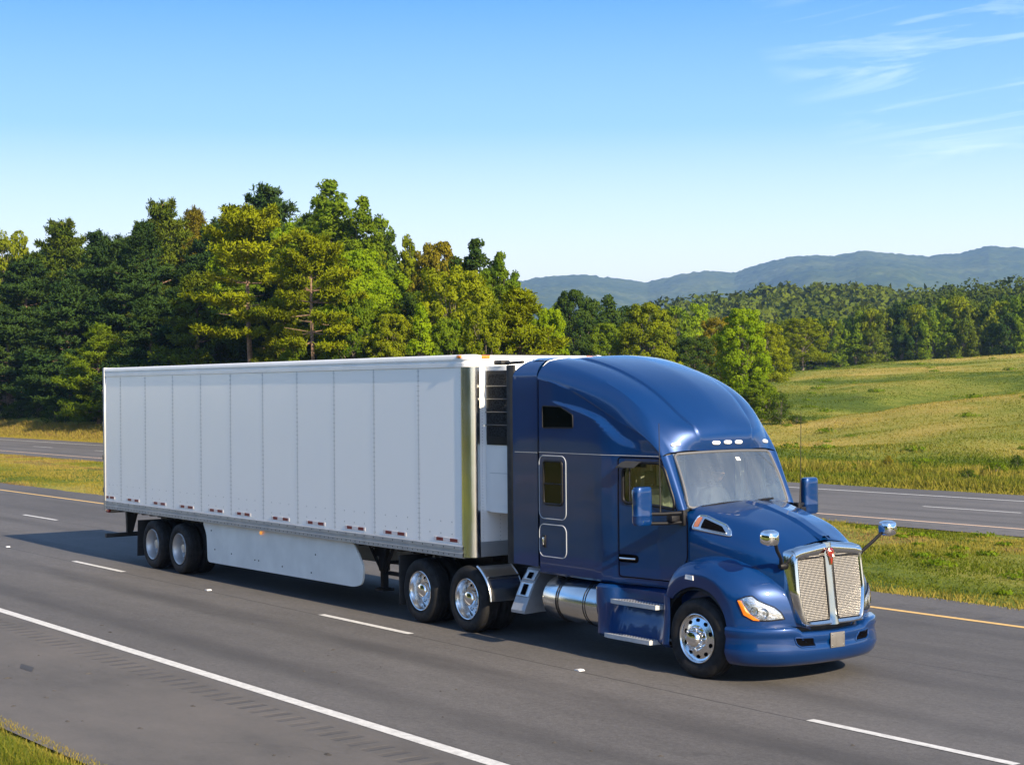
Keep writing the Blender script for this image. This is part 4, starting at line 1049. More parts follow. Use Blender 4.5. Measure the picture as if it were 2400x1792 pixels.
# ------------------------------------------------------------------ terrain, roads
CX, CY = 33.9, -13.7
def smooth_arr(t): t = np.clip(t, 0, 1); return t*t*(3-2*t)
_lat = rng.random((64, 64))
def vnoise(x, y, s):
    x = np.asarray(x)/s; y = np.asarray(y)/s
    i = np.floor(x).astype(int); j = np.floor(y).astype(int); u = x-i; v = y-j
    u = u*u*(3-2*u); v = v*v*(3-2*v)
    g = lambda a, b: _lat[a % 64, b % 64]
    return (g(i, j)*(1-u)+g(i+1, j)*u)*(1-v)+(g(i, j+1)*(1-u)+g(i+1, j+1)*u)*v
def ground_h(x, y):
    x = np.asarray(x, float); y = np.asarray(y, float)
    dx, dy = x-CX, y-CY; dist = np.hypot(dx, dy); phi = np.degrees(np.arctan2(-dx, dy))
    top = np.interp(phi, [-40, 20, 36.9, 45.3, 50, 56, 75, 120], [4, 8, 7.3, 5.2, 3.2, 1.8, 1.5, 1])
    edge = np.interp(phi, [20, 36.9, 45.3, 56, 75], [50, 58, 66, 84, 150])
    base = top*smooth_arr((dist-edge)/(218-np.minimum(edge, 120)))
    base = np.where(dist > 222, top-np.minimum((dist-222)*0.075, 11), base)
    hz = np.interp(phi, [20, 33, 36.9, 38.4, 40.7, 42.3, 43.7, 46, 48], [3.1, 3.05, 2.88, 2.67, 2.2, 1.6, 1.05, .5, 0])
    b105 = top*smooth_arr((105-edge)/(218-np.minimum(edge, 120)))
    hump = np.maximum(hz-b105, 0)*np.exp(-((dist-105)/np.where(dist < 105, 17, 9))**2)
    dip = np.maximum(hz-b105+0.2, 0)*np.exp(-((dist-126)/11)**2)*np.where(dist > 105, 1, 0)*smooth_arr((dist-107)/8)*1.05
    hump = hump-dip
    rough = (vnoise(x, y, 9)-0.5)*0.5+(vnoise(x+40, y, 3.5)-0.5)*0.22+(vnoise(x+11, y+5, 26)-0.5)*1.0*smooth_arr((dist-120)/30)
    far = np.where(y > 30.9, (base+hump)+rough*smooth_arr((y-32)/14)*np.where(dist < 300, 1, 0), 0)
    far = far*smooth_arr((y-30.9)/6)-0.03
    bank = np.where((y > 31.4) & (phi > 57), 1.3*smooth_arr((y-31.6)/5.0), 0)
    med = 0.10*smooth_arr((y-8.6)/1.5)*smooth_arr((18.7-y)/1.5)+(vnoise(x, y, 1.3)-0.5)*0.10*smooth_arr((y-8.6)/1)*smooth_arr((18.7-y)/1)
    near = np.where(y < -7.7, 0.25*smooth_arr((-7.7-y)/4)+(vnoise(x, y, .8)-0.5)*0.08, 0)
    return np.where(y > 30.9, far+bank, np.where(y > 8.4, med-0.03, near-0.03))
def dryness(x, y):
    x = np.asarray(x, float); y = np.asarray(y, float)
    dist = np.hypot(x-CX, y-CY); phi = np.degrees(np.arctan2(-(x-CX), y-CY)); w = smooth_arr((46.5-phi)/3)
    a = 0.42+0.9*(vnoise(x*0.5+7, y*1.5, 11)-0.5)+0.6*(vnoise(x+3, y*2.0, 4.5)-0.5)
    a = a+w*(0.38*np.exp(-((dist-106)/7)**2)-0.50*np.exp(-((dist-139)/9)**2)+0.22*np.exp(-((dist-172)/9)**2)-0.12*np.exp(-((dist-84)/9)**2))
    a = a+0.30*np.exp(-((y-43)/5)**2)-0.25*np.exp(-((y-35.5)/2.2)**2)
    return np.clip(a, 0, 1)
def big_mesh(name, V, F, mat, parent=None, smooth=False, attr=None, normals=None):
    me = bpy.data.meshes.new(name)
    V = np.asarray(V, np.float32); F = np.asarray(F, np.int32); k = F.shape[1]
    me.vertices.add(len(V)); me.vertices.foreach_set('co', V.ravel())
    me.loops.add(F.size); me.loops.foreach_set('vertex_index', F.ravel())
    me.polygons.add(len(F)); me.polygons.foreach_set('loop_start', np.arange(0, F.size, k, dtype=np.int32))
    me.update(calc_edges=True)
    if smooth or normals is not None: me.polygons.foreach_set('use_smooth', np.ones(len(F), bool))
    for m in (mat if isinstance(mat, list) else [mat]): me.materials.append(m)
    if attr is not None:
        a = me.attributes.new('rnd', 'FLOAT', 'FACE'); a.data.foreach_set('value', np.asarray(attr, np.float32))
    if normals is not None: me.normals_split_custom_set_from_vertices(np.asarray(normals, np.float32))
    o = bpy.data.objects.new(name, me); COL.objects.link(o); o.parent = parent
    return o
def grid_faces(n, m):
    i, j = np.meshgrid(np.arange(n-1), np.arange(m-1), indexing='ij'); a = (i*m+j).ravel()
    return np.stack([a, a+1, a+m+1, a+m], 1)

def meadow_mat():
    m, nt, p, o = node_mat('meadow_soil_and_grass')
    at_ = nt.nodes.new('ShaderNodeAttribute'); at_.attribute_name = 'dry'
    a = noise(nt, 0.9, 6, 0.7, vec_scale=(0.6, 1.6, 1)); b = noise(nt, 5.0, 4, 0.75)
    f = math_(nt, 'ADD', at_.outputs['Fac'], math_(nt, 'ADD', math_(nt, 'MULTIPLY', math_(nt, 'SUBTRACT', a, 0.5), 0.9), math_(nt, 'MULTIPLY', math_(nt, 'SUBTRACT', b, 0.5), 0.7)))
    c = ramp(nt, f, [(0.0, (.066, .104, .013)), (0.25, (.145, .178, .024)), (0.5, (.240, .232, .046)), (0.75, (.315, .262, .066)), (1.0, (.41, .32, .095))])
    dk = ramp(nt, noise(nt, 0.42, 5, 0.65, vec_scale=(0.5, 1.7, 1)), [(0.60, 0.0), (0.72, 0.65)])
    nt.links.new(mixc(nt, dk, c, (.060, .065, .018)), p.inputs['Base Color'])
    p.inputs['Roughness'].default_value = 0.95; p.inputs['Specular IOR Level'].default_value = 0.1
    nt.links.new(bump(nt, noise(nt, 7, 5, 0.75), 0.9, 0.15), p.inputs['Normal'])
    return m
MG = {'meadow': meadow_mat()}
nr, na = 150, 300
rad = np.r_[np.linspace(0, 40, 20), np.geomspace(42, 320, 100), np.geomspace(340, 9000, 34)]
ang = np.radians(np.r_[np.linspace(-150, 30, 50)[:-1], np.linspace(30, 76, 200)[:-1], np.linspace(76, 210, 52)])
A_, R_ = np.meshgrid(ang, rad, indexing='ij'); na, nr = A_.shape
gxx = CX-np.sin(A_)*R_; gyy = CY+np.cos(A_)*R_
gz = ground_h(gxx, gyy)
gnd = tag(big_mesh('ground', np.stack([gxx, gyy, gz], -1).reshape(-1, 3), grid_faces(na, nr)[:, ::-1], MG['meadow'], smooth=True), kind='structure')
ga = gnd.data.attributes.new('dry', 'FLOAT', 'POINT'); ga.data.foreach_set('value', dryness(gxx, gyy).ravel().astype(np.float32))

def asphalt(name, base, joints, wheel, lo=0.74, hi=1.2, rumble=(), shoulder=None):
    m, nt, p, o = node_mat(name)
    tc = nt.nodes.new('ShaderNodeTexCoord'); sp = nt.nodes.new('ShaderNodeSeparateXYZ'); nt.links.new(tc.outputs['Object'], sp.inputs[0])
    X, Y = sp.outputs['X'], sp.outputs['Y']
    big = noise(nt, 0.22, 5, 0.6, vec_scale=(0.35, 1.3, 1)); fine = noise(nt, 38, 3, 0.8); mid = noise(nt, 3.2, 6, 0.7, vec_scale=(0.5, 1, 1))
    c = ramp(nt, big, [(0.3, tuple(v*lo for v in base)), (0.7, tuple(v*hi for v in base))])
    c = mixc(nt, 0.55, c, ramp(nt, fine, [(0.25, 0.28), (0.5, 0.5), (0.78, 0.78)]), 'OVERLAY')
    c = mixc(nt, 0.6, c, ramp(nt, noise(nt, 13, 4, 0.8), [(0.28, 0.27), (0.5, 0.5), (0.74, 0.74)]), 'OVERLAY')
    c = mixc(nt, 0.5, c, ramp(nt, mid, [(0.3, 0.38), (0.5, 0.5), (0.7, 0.6)]), 'OVERLAY')
    if shoulder is not None:                 # older, browner surface on the shoulder with stains
        sh = ramp(nt, math_(nt, 'SUBTRACT', shoulder, Y), [(0.0, 0.0), (0.12, 1.0)])
        st_ = ramp(nt, noise(nt, 0.55, 7, 0.72, vec_scale=(0.6, 1.2, 1)), [(0.35, (.066, .061, .057)), (0.5, (.096, .088, .081)), (0.68, (.122, .109, .099))])
        c = mixc(nt, math_(nt, 'MULTIPLY', sh, 0.7), c, st_)
    wob = math_(nt, 'MULTIPLY', math_(nt, 'SUBTRACT', noise(nt, 0.5, 4), 0.5), 0.30)
    Yw = math_(nt, 'ADD', Y, wob)
    wob2 = math_(nt, 'MULTIPLY', math_(nt, 'SUBTRACT', noise(nt, 2.6, 4), 0.5), 0.045)
    Yj = math_(nt, 'ADD', Y, wob2)
    for y0, w, k in wheel:                   # darker rubbered wheel paths
        d = math_(nt, 'ABSOLUTE', math_(nt, 'SUBTRACT', Yw, y0))
        f = math_(nt, 'MULTIPLY', ramp(nt, math_(nt, 'DIVIDE', d, w), [(0.2, 1.0), (1.0, 0.0)], 'EASE'), ramp(nt, noise(nt, 0.35, 5, 0.7, vec_scale=(0.5, 2, 1)), [(0.35, 0.25), (0.65, 1.0)]))
        c = mixc(nt, math_(nt, 'MULTIPLY', f, k), c, (base[0]*0.42, base[1]*0.42, base[2]*0.43))
    for y0, w, k in joints:                  # paving joints with tar
        d = math_(nt, 'ABSOLUTE', math_(nt, 'SUBTRACT', Yj, y0))
        f = ramp(nt, math_(nt, 'DIVIDE', d, w), [(0.35, 1.0), (1.0, 0.0)])
        c = mixc(nt, math_(nt, 'MULTIPLY', f, k), c, (0.018, 0.018, 0.020))
    hgt = fine
    cr_ = nt.nodes.new('ShaderNodeTexVoronoi'); cr_.feature = 'DISTANCE_TO_EDGE'; cr_.inputs['Scale'].default_value = 0.28
    mp = nt.nodes.new('ShaderNodeMapping'); mp.inputs['Scale'].default_value = (0.6, 1.2, 1); nt.links.new(tc.outputs['Object'], mp.inputs['Vector'])
    dn = nt.nodes.new('ShaderNodeTexNoise'); dn.inputs['Scale'].default_value = 1.4; dn.inputs['Detail'].default_value = 6; nt.links.new(tc.outputs['Object'], dn.inputs['Vector'])
    vm = nt.nodes.new('ShaderNodeVectorMath'); vm.operation = 'ADD'; nt.links.new(mp.outputs[0], vm.inputs[0]); nt.links.new(dn.outputs['Color'], vm.inputs[1]); nt.links.new(vm.outputs[0], cr_.inputs['Vector'])
    crk = math_(nt, 'MULTIPLY', ramp(nt, cr_.outputs['Distance'], [(0.0, 1.0), (0.006, 0.0)]), ramp(nt, noise(nt, 0.3, 3), [(0.55, 0.0), (0.66, 0.55)]))
    c = mixc(nt, crk, c, (0.03, 0.03, 0.03))
    rb = None
    for y0, y1, per in rumble:
        s = math_(nt, 'SINE', math_(nt, 'MULTIPLY', math_(nt, 'ADD', X, math_(nt, 'MULTIPLY', Y, 0.0)), 2*PI/per))
        s = ramp(nt, math_(nt, 'ADD', math_(nt, 'MULTIPLY', s, 0.5), 0.5), [(0.45, 0.0), (0.85, 1.0)], 'EASE')
        ins = math_(nt, 'MULTIPLY', math_(nt, 'GREATER_THAN', Yj, y0), math_(nt, 'LESS_THAN', Yj, y1))
        e = math_(nt, 'MULTIPLY', s, ins)
        e = math_(nt, 'MULTIPLY', e, ramp(nt, noise(nt, 0.9, 5, 0.7), [(0.35, 0.25), (0.6, 1.0)]))
        c = mixc(nt, math_(nt, 'MULTIPLY', e, 0.42), c, (base[0]*0.5, base[1]*0.47, base[2]*0.45))
        rb = e if rb is None else math_(nt, 'ADD', rb, e)
    nt.links.new(c, p.inputs['Base Color'])
    p.inputs['Roughness'].default_value = 0.82; p.inputs['Specular IOR Level'].default_value = 0.35
    nrm = bump(nt, hgt, 0.45, 0.008)
    if rb is not None:
        b2 = nt.nodes.new('ShaderNodeBump'); b2.inputs['Strength'].default_value = 1.0; b2.inputs['Distance'].default_value = -0.012
        nt.links.new(rb, b2.inputs['Height']); nt.links.new(nrm, b2.inputs['Normal']); nrm = b2.outputs['Normal']
    nt.links.new(nrm, p.inputs['Normal'])
    return m
AS1 = asphalt('asphalt_carriageway', (.084, .080, .079), [(-0.72, .018, .85), (3.06, .02, .55), (-4.42, .02, .25)],
              [(0.35, .45, .5), (2.2, .45, .5), (4.1, .4, .35), (5.9, .4, .35), (-1.75, .5, .72), (-3.5, .5, .62)], rumble=[(-5.24, -4.90, .31), (7.05, 7.42, .62)], shoulder=-4.62)
AS2 = asphalt('asphalt_far_carriageway', (.100, .095, .093), [(24.75, .02, .5)], [(21.7, .45, .5), (23.5, .45, .5), (25.7, .45, .45), (27.3, .45, .45)], rumble=[(19.55, 19.95, .62)])
def strip(name, y0, y1, x0, x1, z, mat, nx=2, wob=0.0):
    xs = np.linspace(x0, x1, nx)
    ya = y0+(vnoise(xs, xs*0+3, 1.1)-0.5)*wob; yb = y1+(vnoise(xs, xs*0+9, 1.1)-0.5)*wob
    V = np.stack([np.r_[xs, xs], np.r_[ya, yb], np.full(2*nx, z)], 1)
    F = [(i, i+1, nx+i+1, nx+i) for i in range(nx-1)]
    return big_mesh(name, V, F, mat)
tag(strip('road', -7.68, 8.42, -500, 160, 0.0, AS1, 800, 0.22), kind='structure')
tag(strip('far_road', 18.85, 30.9, -500, 160, 0.0, AS2, 800, 0.22), kind='structure')
def paint(name, col, wear=0.3):
    m, nt, p, o = node_mat(name)
    f = noise(nt, 9, 6, 0.7); g = noise(nt, 60, 3, 0.7)
    c = ramp(nt, f, [(0.25, tuple(v*(1-wear) for v in col)), (0.6, col)])
    c = mixc(nt, ramp(nt, g, [(0.66, 0.0), (0.80, 0.5)]), c, (.14, .14, .14))
    nt.links.new(c, p.inputs['Base Color']); p.inputs['Roughness'].default_value = 0.7
    return m
PW, PY = paint('white_road_paint', (.56, .56, .55), 0.4), paint('yellow_road_paint', (.62, .40, .13), 0.25)
PWD = paint('dusty_far_paint', (.60, .58, .55))
def quads(name, rects, z, mat):
    V, F = [], []
    for x0, x1, y0, y1 in rects:
        b = len(V); V += [(x0, y0, z), (x1, y0, z), (x1, y1, z), (x0, y1, z)]; F.append((b, b+1, b+2, b+3))
    return tag(big_mesh(name, V, F, mat), kind='structure')
LX = np.arange(-400, 160, 20)
quads('road_edge_line', [(a, a+20, -4.63, -4.46) for a in LX], 0.004, PW)
quads('road_lane_markings', [(-0.13+10.72*k, 2.55+10.72*k, -0.735+0.02, -0.595) for k in range(-30, 8)]+[(-14.0+10.72*k, -11.3+10.72*k, 3.08, 3.20) for k in range(-30, 2)], 0.004, PW)
quads('road_median_line', [(a, a+20, 6.70, 6.84) for a in LX], 0.004, PY)
quads('far_road_median_line', [(a, a+20, 20.5, 20.64) for a in LX], 0.004, paint('pale_orange_paint', (.68, .47, .32), 0.2))
quads('far_road_lane_markings', [(1.4+10.72*k, 4.9+10.72*k, 24.75, 24.88) for k in range(-30, 6)], 0.004, PW)
quads('far_road_edge_line', [(a, a+20, 28.6, 28.75) for a in LX], 0.004, PW)
# flat debris and a patch on the shoulder, raised reflectors on the lane joint
pt = MB(); P_ = [(12.25, -6.14), (12.58, -6.27), (12.96, -6.25), (12.66, -6.11)]
pt.add([(x, y, 0.005) for x, y in P_], [(0, 1, 2, 3)])
tag(pt.build('road_patch', simple('dark_tar', (.035, .032, .03), .7), None, smooth=False), kind='structure')
MRF = simple('white_reflector', (.62, .62, .63), .3)
for x, lab in ((6.45, 'white raised reflector in the lane joint beside the trailer side skirt'), (17.30, 'white raised reflector in the lane joint beside the truck step'), (-4.27, 'small white raised reflector in the lane joint behind the trailer')):
    t = thing('road_reflector', lab, 'road reflector', (x, -0.665, 0.0), 'raised reflectors along the lane joint')
    b = MB(); b.prism([(x-0.06, 0.0), (x+0.06, 0.0), (x+0.03, 0.018), (x-0.03, 0.018)], 1, -0.71, -0.62); b.recalc = True
    b.build('housing', MRF, t, smooth=False)
    p2 = MB(); p2.add([(x+0.0605, -0.70, 0.002), (x+0.0605, -0.63, 0.002), (x+0.0325, -0.63, 0.017), (x+0.0325, -0.70, 0.017)], [(0, 1, 2, 3)]); p2.build('lens', M['marker'], t, smooth=False)
# small stones and bark scraps on the shoulder
db = MB()
for k in range(70):
    x = rng.uniform(9, 24); y = rng.uniform(-7.5, -5.4) if k < 45 else rng.uniform(-4.3, -1.2); s = rng.uniform(0.008, 0.028)*(1.6 if k < 10 else 1)
    a = rng.uniform(0, 6.28); e = rng.uniform(1, 2.6)
    R = [(x+s*e*math.cos(q)*math.cos(a)-s*math.sin(q)*math.sin(a), y+s*e*math.cos(q)*math.sin(a)+s*math.sin(q)*math.cos(a), 0.001) for q in np.linspace(0, 6.28, 7)[:-1]]
    b0 = len(db.v); db.add(R+[(x, y, s*0.6)], [(i, (i+1) % 6, 6) for i in range(6)])
tag(db.build('gravel', simple('dark_gravel', (.05, .045, .04), .9, var=.6, vscale=3), None, smooth=False), 'scattered dark grit and scraps on the road shoulder', 'gravel', kind='stuff')

# ------------------------------------------------------------------ wooded hills and mountains
def polar_hill(name, phis, ridge, d0, d1, d2, mat, zbase=-6, nphi=160, nd=40, spur=0.0, spur_f=6.0, rough=0.0):
    P = np.linspace(phis[0], phis[-1], nphi); D = np.r_[np.linspace(d0, d1, nd), np.linspace(d1, d2, nd//2)[1:]]
    pg, dg = np.meshgrid(P, D, indexing='ij')
    rz = np.interp(pg, phis, ridge)
    t = np.where(dg < d1, (dg-d0)/(d1-d0), 1-0.7*(dg-d1)/(d2-d1))
    z = zbase+(rz-zbase)*np.clip(t, 0, 1)**0.85
    x = CX-np.sin(np.radians(pg))*dg; y = CY+np.cos(np.radians(pg))*dg
    s = (vnoise(pg*spur_f+7, dg/(d1-d0)*1.6, 2.2)-0.5)*2
    z = z+spur*s*np.clip(1-np.abs(t-0.5)*2, 0, 1)*np.abs(rz)
    z = z+rough*((vnoise(x, y, 14)-0.5)+0.6*(vnoise(x+5, y, 6)-0.5))
    V = np.stack([x, y, z], -1).reshape(-1, 3)
    return big_mesh(name, V, grid_faces(nphi, len(D))[:, ::-1], mat, smooth=True)
def forest_mat(name, cols, s):
    m, nt, p, o = node_mat(name)
    v = nt.nodes.new('ShaderNodeTexVoronoi'); v.inputs['Scale'].default_value = s
    tc = nt.nodes.new('ShaderNodeTexCoord'); nt.links.new(tc.outputs['Object'], v.inputs['Vector'])
    f = math_(nt, 'ADD', math_(nt, 'MULTIPLY', noise(nt, s*0.15, 4), 0.6), math_(nt, 'MULTIPLY', noise(nt, s*1.5, 3), 0.4))
    nt.links.new(ramp(nt, f, [(0.3+0.4*i/(len(cols)-1), c) for i, c in enumerate(cols)]), p.inputs['Base Color'])
    p.inputs['Roughness'].default_value = 1.0; p.inputs['Specular IOR Level'].default_value = 0.0
    b = nt.nodes.new('ShaderNodeBump'); b.inputs['Strength'].default_value = 1.0; b.inputs['Distance'].default_value = 5.0/max(s*10, 1)
    b.invert = True
    nt.links.new(v.outputs['Distance'], b.inputs['Height']); nt.links.new(b.outputs[0], p.inputs['Normal'])
    return m
def phi_of(px): return 54.1-math.degrees(math.atan((px-1106)*1.08451/3866.6))
def z_of(py, px, dist): return 3.6+(838-0.0086*(px-1106)-py)*1.08451/3866.6*dist
MR = [(700, 640), (1000, 628), (1100, 612), (1180, 598), (1260, 594), (1330, 602), (1400, 611), (1470, 595), (1530, 586), (1590, 591), (1640, 575), (1700, 560), (1760, 556), (1805, 557), (1870, 548), (1940, 555), (2000, 563), (2080, 556), (2140, 544), (2200, 548), (2300, 556), (2600, 570)]
MD = 5000
mr = sorted([(phi_of(px), z_of(py, px, MD)) for px, py in MR])
FM = forest_mat('mountain_forest', [(.022, .046, .016), (.055, .082, .024), (.115, .135, .042)], 0.03)
tag(polar_hill('mountains', [a for a, b in mr], [b for a, b in mr], 2600, MD, 6500, FM, -8, 420, 90, spur=0.13, spur_f=0.8, rough=6.0), kind='structure')
HR = [(1250, 690), (1400, 668), (1500, 650), (1600, 632), (1750, 620), (1850, 618), (1940, 634), (2050, 640), (2300, 640)]
hr = sorted([(phi_of(px), z_of(py, px, 620)-9.5) for px, py in HR])
FH = forest_mat('hill_forest_floor', [(.012, .020, .007), (.03, .04, .012)], 0.12)
tag(polar_hill('hills', [a for a, b in hr], [b for a, b in hr], 360, 620, 900, FH, -6, 120, 30, rough=2), kind='structure')
H2 = [(1880, 705), (1940, 662), (2020, 644), (2120, 626), (2212, 628), (2400, 630)]
h2 = sorted([(phi_of(px), z_of(py, px, 430)-9) for px, py in H2])
tag(polar_hill('hills', [a for a, b in h2], [b for a, b in h2], 300, 430, 600, FH, -6, 60, 30, rough=2), kind='structure')
# ------------------------------------------------------------------ vegetation
def leaf_mat(name, lo, hi, trans=0.45, hueshift=None):
    m = bpy.data.materials.new(name); m.use_nodes = True
    nt = m.node_tree; nt.nodes.clear(); out = nt.nodes.new('ShaderNodeOutputMaterial')
    at = nt.nodes.new('ShaderNodeAttribute'); at.attribute_name = 'rnd'
    oi = nt.nodes.new('ShaderNodeObjectInfo')
    f = math_(nt, 'ADD', math_(nt, 'MULTIPLY', at.outputs['Fac'], 0.75), math_(nt, 'MULTIPLY', oi.outputs['Random'], 0.25))
    c = ramp(nt, f, [(0.05, lo), (0.95, hi)])
    d = nt.nodes.new('ShaderNodeBsdfDiffuse'); nt.links.new(c, d.inputs['Color'])
    t = nt.nodes.new('ShaderNodeBsdfTranslucent')
    tcol = mixc(nt, 1.0, c, (1.25, 1.1, 0.45), 'MULTIPLY'); nt.links.new(tcol, t.inputs['Color'])
    mx = nt.nodes.new('ShaderNodeMixShader'); mx.inputs[0].default_value = trans
    nt.links.new(d.outputs[0], mx.inputs[1]); nt.links.new(t.outputs[0], mx.inputs[2]); nt.links.new(mx.outputs[0], out.inputs[0])
    return m
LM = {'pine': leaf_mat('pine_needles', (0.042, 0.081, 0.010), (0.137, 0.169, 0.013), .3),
      'pine_shaded': leaf_mat('shaded_pine_needles', (0.023, 0.057, 0.017), (0.065, 0.109, 0.022), .3),  # darker copy of the pine needles, shade put into the colour
      'pine_sunlit': leaf_mat('sunlit_pine_needles', (.092, .130, .006), (.275, .305, .010), .35),  # yellow copy of the pine needles, sunlight put into the colour
      'lime': leaf_mat('lime_leaves', (0.117, 0.215, 0.009), (0.260, 0.351, 0.013), .45),
      'green': leaf_mat('green_leaves', (0.065, 0.130, 0.010), (0.182, 0.247, 0.016), .4),
      'olive': leaf_mat('olive_leaves', (.092, .135, .008), (.240, .275, .013), .4),
      'brown': leaf_mat('brownish_leaves', (.120, .118, .012), (.250, .210, .018), .4),
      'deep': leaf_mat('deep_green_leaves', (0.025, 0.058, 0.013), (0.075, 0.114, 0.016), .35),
      'far': leaf_mat('distant_green_leaves', (.034, .066, .010), (.128, .160, .014), .3)}
BARK = simple('pine_bark', (.20, .13, .085), 0.9, var=0.4, vscale=5, bumps=0.8, bscale=14)
BARKG = simple('grey_bark', (.13, .11, .09), 0.9, var=0.4, vscale=5, bumps=0.8, bscale=14)

def unit(v): return v/np.maximum(np.linalg.norm(v, axis=-1, keepdims=True), 1e-9)
def cards(cent, nrm, w, l, r, bias=0.55, up=None):
    """randomly turned leaf quads at cent; returns verts, faces, per-vertex normals leaning to nrm"""
    n = len(cent); f = unit(r.normal(size=(n, 3))+nrm*0.9)
    t = unit(np.cross(f, r.normal(size=(n, 3)))); b = np.cross(f, t)
    w = (w*np.exp(r.normal(size=n)*0.25))[:, None]; l = (l*np.exp(r.normal(size=n)*0.25))[:, None]
    V = np.stack([cent-t*l, cent+b*w*0.8-t*l*0.1, cent+t*l, cent-b*w*0.8-t*l*0.1], 1).reshape(-1, 3)
    F = np.arange(4*n).reshape(-1, 4)[:, ::-1].copy()
    bk = (f*nrm).sum(1) < 0; F[bk] = F[bk][:, ::-1]
    nn = unit(nrm*bias+f*np.where(bk, -1.0, 1.0)[:, None]*(1-bias)); return V, F, np.repeat(nn, 4, 0)
class Limbs:
    def __init__(s): s.mb = MB()
    def limb(s, p, q, r0, r1, sag=0.0, n=4, sides=6):
        p, q = np.array(p, float), np.array(q, float)
        pts = [p+(q-p)*t+np.array([0, 0, -sag*math.sin(PI*t)]) for t in np.linspace(0, 1, n)]
        s.mb.tube(pts, [r0+(r1-r0)*t for t in np.linspace(0, 1, n)], sides)
PROTO = {}
def proto(name, H, limbs, V, F, Nn, A, mat, bark, extra_trunk=None):
    me = big_mesh('crown', V, F, mat, attr=A, normals=Nn); tr = limbs.mb.build('trunk', bark, None)
    PROTO[name] = (H, me.data, tr.data); bpy.data.objects.remove(me); bpy.data.objects.remove(tr)

def pine_proto(name, H, wid, seed, first=0.25, dens=1.0, bare=0.0, crown_flat=0.0, gap=1.0):
    r = np.random.default_rng(seed); L = Limbs()
    bend = r.normal(size=2)*0.25
    tr = [np.array([bend[0]*math.sin(t*2.5), bend[1]*math.sin(t*2), t*H*0.98]) for t in np.linspace(0, 1, 9)]
    L.mb.tube(tr, [0.24*(1-0.85*t)+0.02 for t in np.linspace(0, 1, 9)], 8)
    def trunk_at(z): t = z/(H*0.98); return np.array([bend[0]*math.sin(t*2.5), bend[1]*math.sin(t*2), z])
    C, Nrm, AA = [], [], []
    z = H*first; k = 0
    while z < H*0.95:
        t = (z-H*first)/(H*(1-first))
        prof = (0.62+0.38*math.sin(PI*min(1, t*1.15+0.15)))*(1-t**1.8)+0.10+crown_flat*t*(1-t)
        nb = r.integers(3, 6); az0 = r.uniform(0, 2*PI)
        for b in range(nb):
            az = az0+2*PI*b/nb+r.normal()*0.5; ln = wid*prof*r.uniform(0.45, 1.22)
            if r.random() < bare and t < 0.45:
                L.limb(trunk_at(z), trunk_at(z)+np.array([math.cos(az), math.sin(az), 0.15])*ln*0.5, 0.05, 0.015, n=3, sides=4); continue
            rise = r.uniform(-0.12, 0.30)+0.7*t
            dirv = np.array([math.cos(az), math.sin(az), rise]); p0 = trunk_at(z); p1 = p0+dirv*ln
            p1[2] -= 0.04*ln
            L.limb(p0, p1, 0.06*(1-t)+0.02, 0.014, sag=0.08*ln*(1-t), n=4, sides=4)
            side = np.array([-math.sin(az), math.cos(az), 0]); vv = r.random()
            m = int(max(8, 19*ln*dens*gap**0.8))
            for j in range(m):
                u = 0.32+0.70*r.random()**0.62
                sp = (r.random()-0.5)*2*(0.36*ln*math.sin(PI*min(1, 1.25-u*0.75))+0.22)
                c = p0+(p1-p0)*u+side*sp+np.array([0, 0, 0.16*r.random()/gap-0.08*ln*math.sin(PI*u)*(1-t)])+r.normal(size=3)*np.array([.10, .10, .09])
                C.append(c); Nrm.append(unit(dirv*0.55+side*sp*0.35+np.array([0, 0, 0.85]))); AA.append(vv*0.7+r.random()*0.3)
        z += gap*r.uniform(0.42, 0.85)*(1 if t < 0.75 else 0.65)
    for q in range(11):                       # upright leaders at the top
        a = r.uniform(0, 2*PI); rr0 = r.uniform(0, 0.27)*wid*(0 if q == 0 else 1); zt_ = H*(1.0 if q == 0 else r.uniform(.86, .985)); hh = r.uniform(0.9, 1.9)
        base_ = trunk_at(H*0.9)*np.array([1, 1, 0])+np.array([rr0*math.cos(a), rr0*math.sin(a), 0])
        for j in range(int(26*hh)):
            u = r.random(); w_ = 0.26*(1-u)+0.04
            C.append(base_+np.array([r.normal()*w_, r.normal()*w_, zt_-0.25-hh*(1-u)])); Nrm.append(unit(np.array([r.normal()*.5, r.normal()*.5, 1.0]))); AA.append(r.random())
    C = np.array(C); Nrm = np.array(Nrm); AA = np.array(AA)
    # every tuft: needles fanning up and outward
    K = 11; n = len(C); c = np.repeat(C, K, 0); nr_ = np.repeat(Nrm, K, 0); aa = np.repeat(AA, K)
    d = unit(nr_*0.55+r.normal(size=(n*K, 3))*0.75); ln = r.uniform(.22, .46, n*K)[:, None]; wv = unit(np.cross(d, r.normal(size=(n*K, 3))))*r.uniform(.030, .055, n*K)[:, None]
    c = c+r.normal(size=(n*K, 3))*0.06
    wv *= np.where((np.cross(wv, d)*nr_).sum(1) < 0, -1.0, 1.0)[:, None]
    V = np.stack([c-wv*0.6, c+wv*0.6, c+d*ln+wv, c+d*ln-wv], 1).reshape(-1, 3); F = np.arange(4*n*K).reshape(-1, 4)
    nn = np.repeat(unit(nr_*0.65+unit(np.cross(wv, d))*0.35), 4, 0)
    A = np.clip(aa*0.65+r.random(n*K)*0.35, 0, 1)
    proto(name, H, L, V, F, nn, A, LM['pine'], BARK)

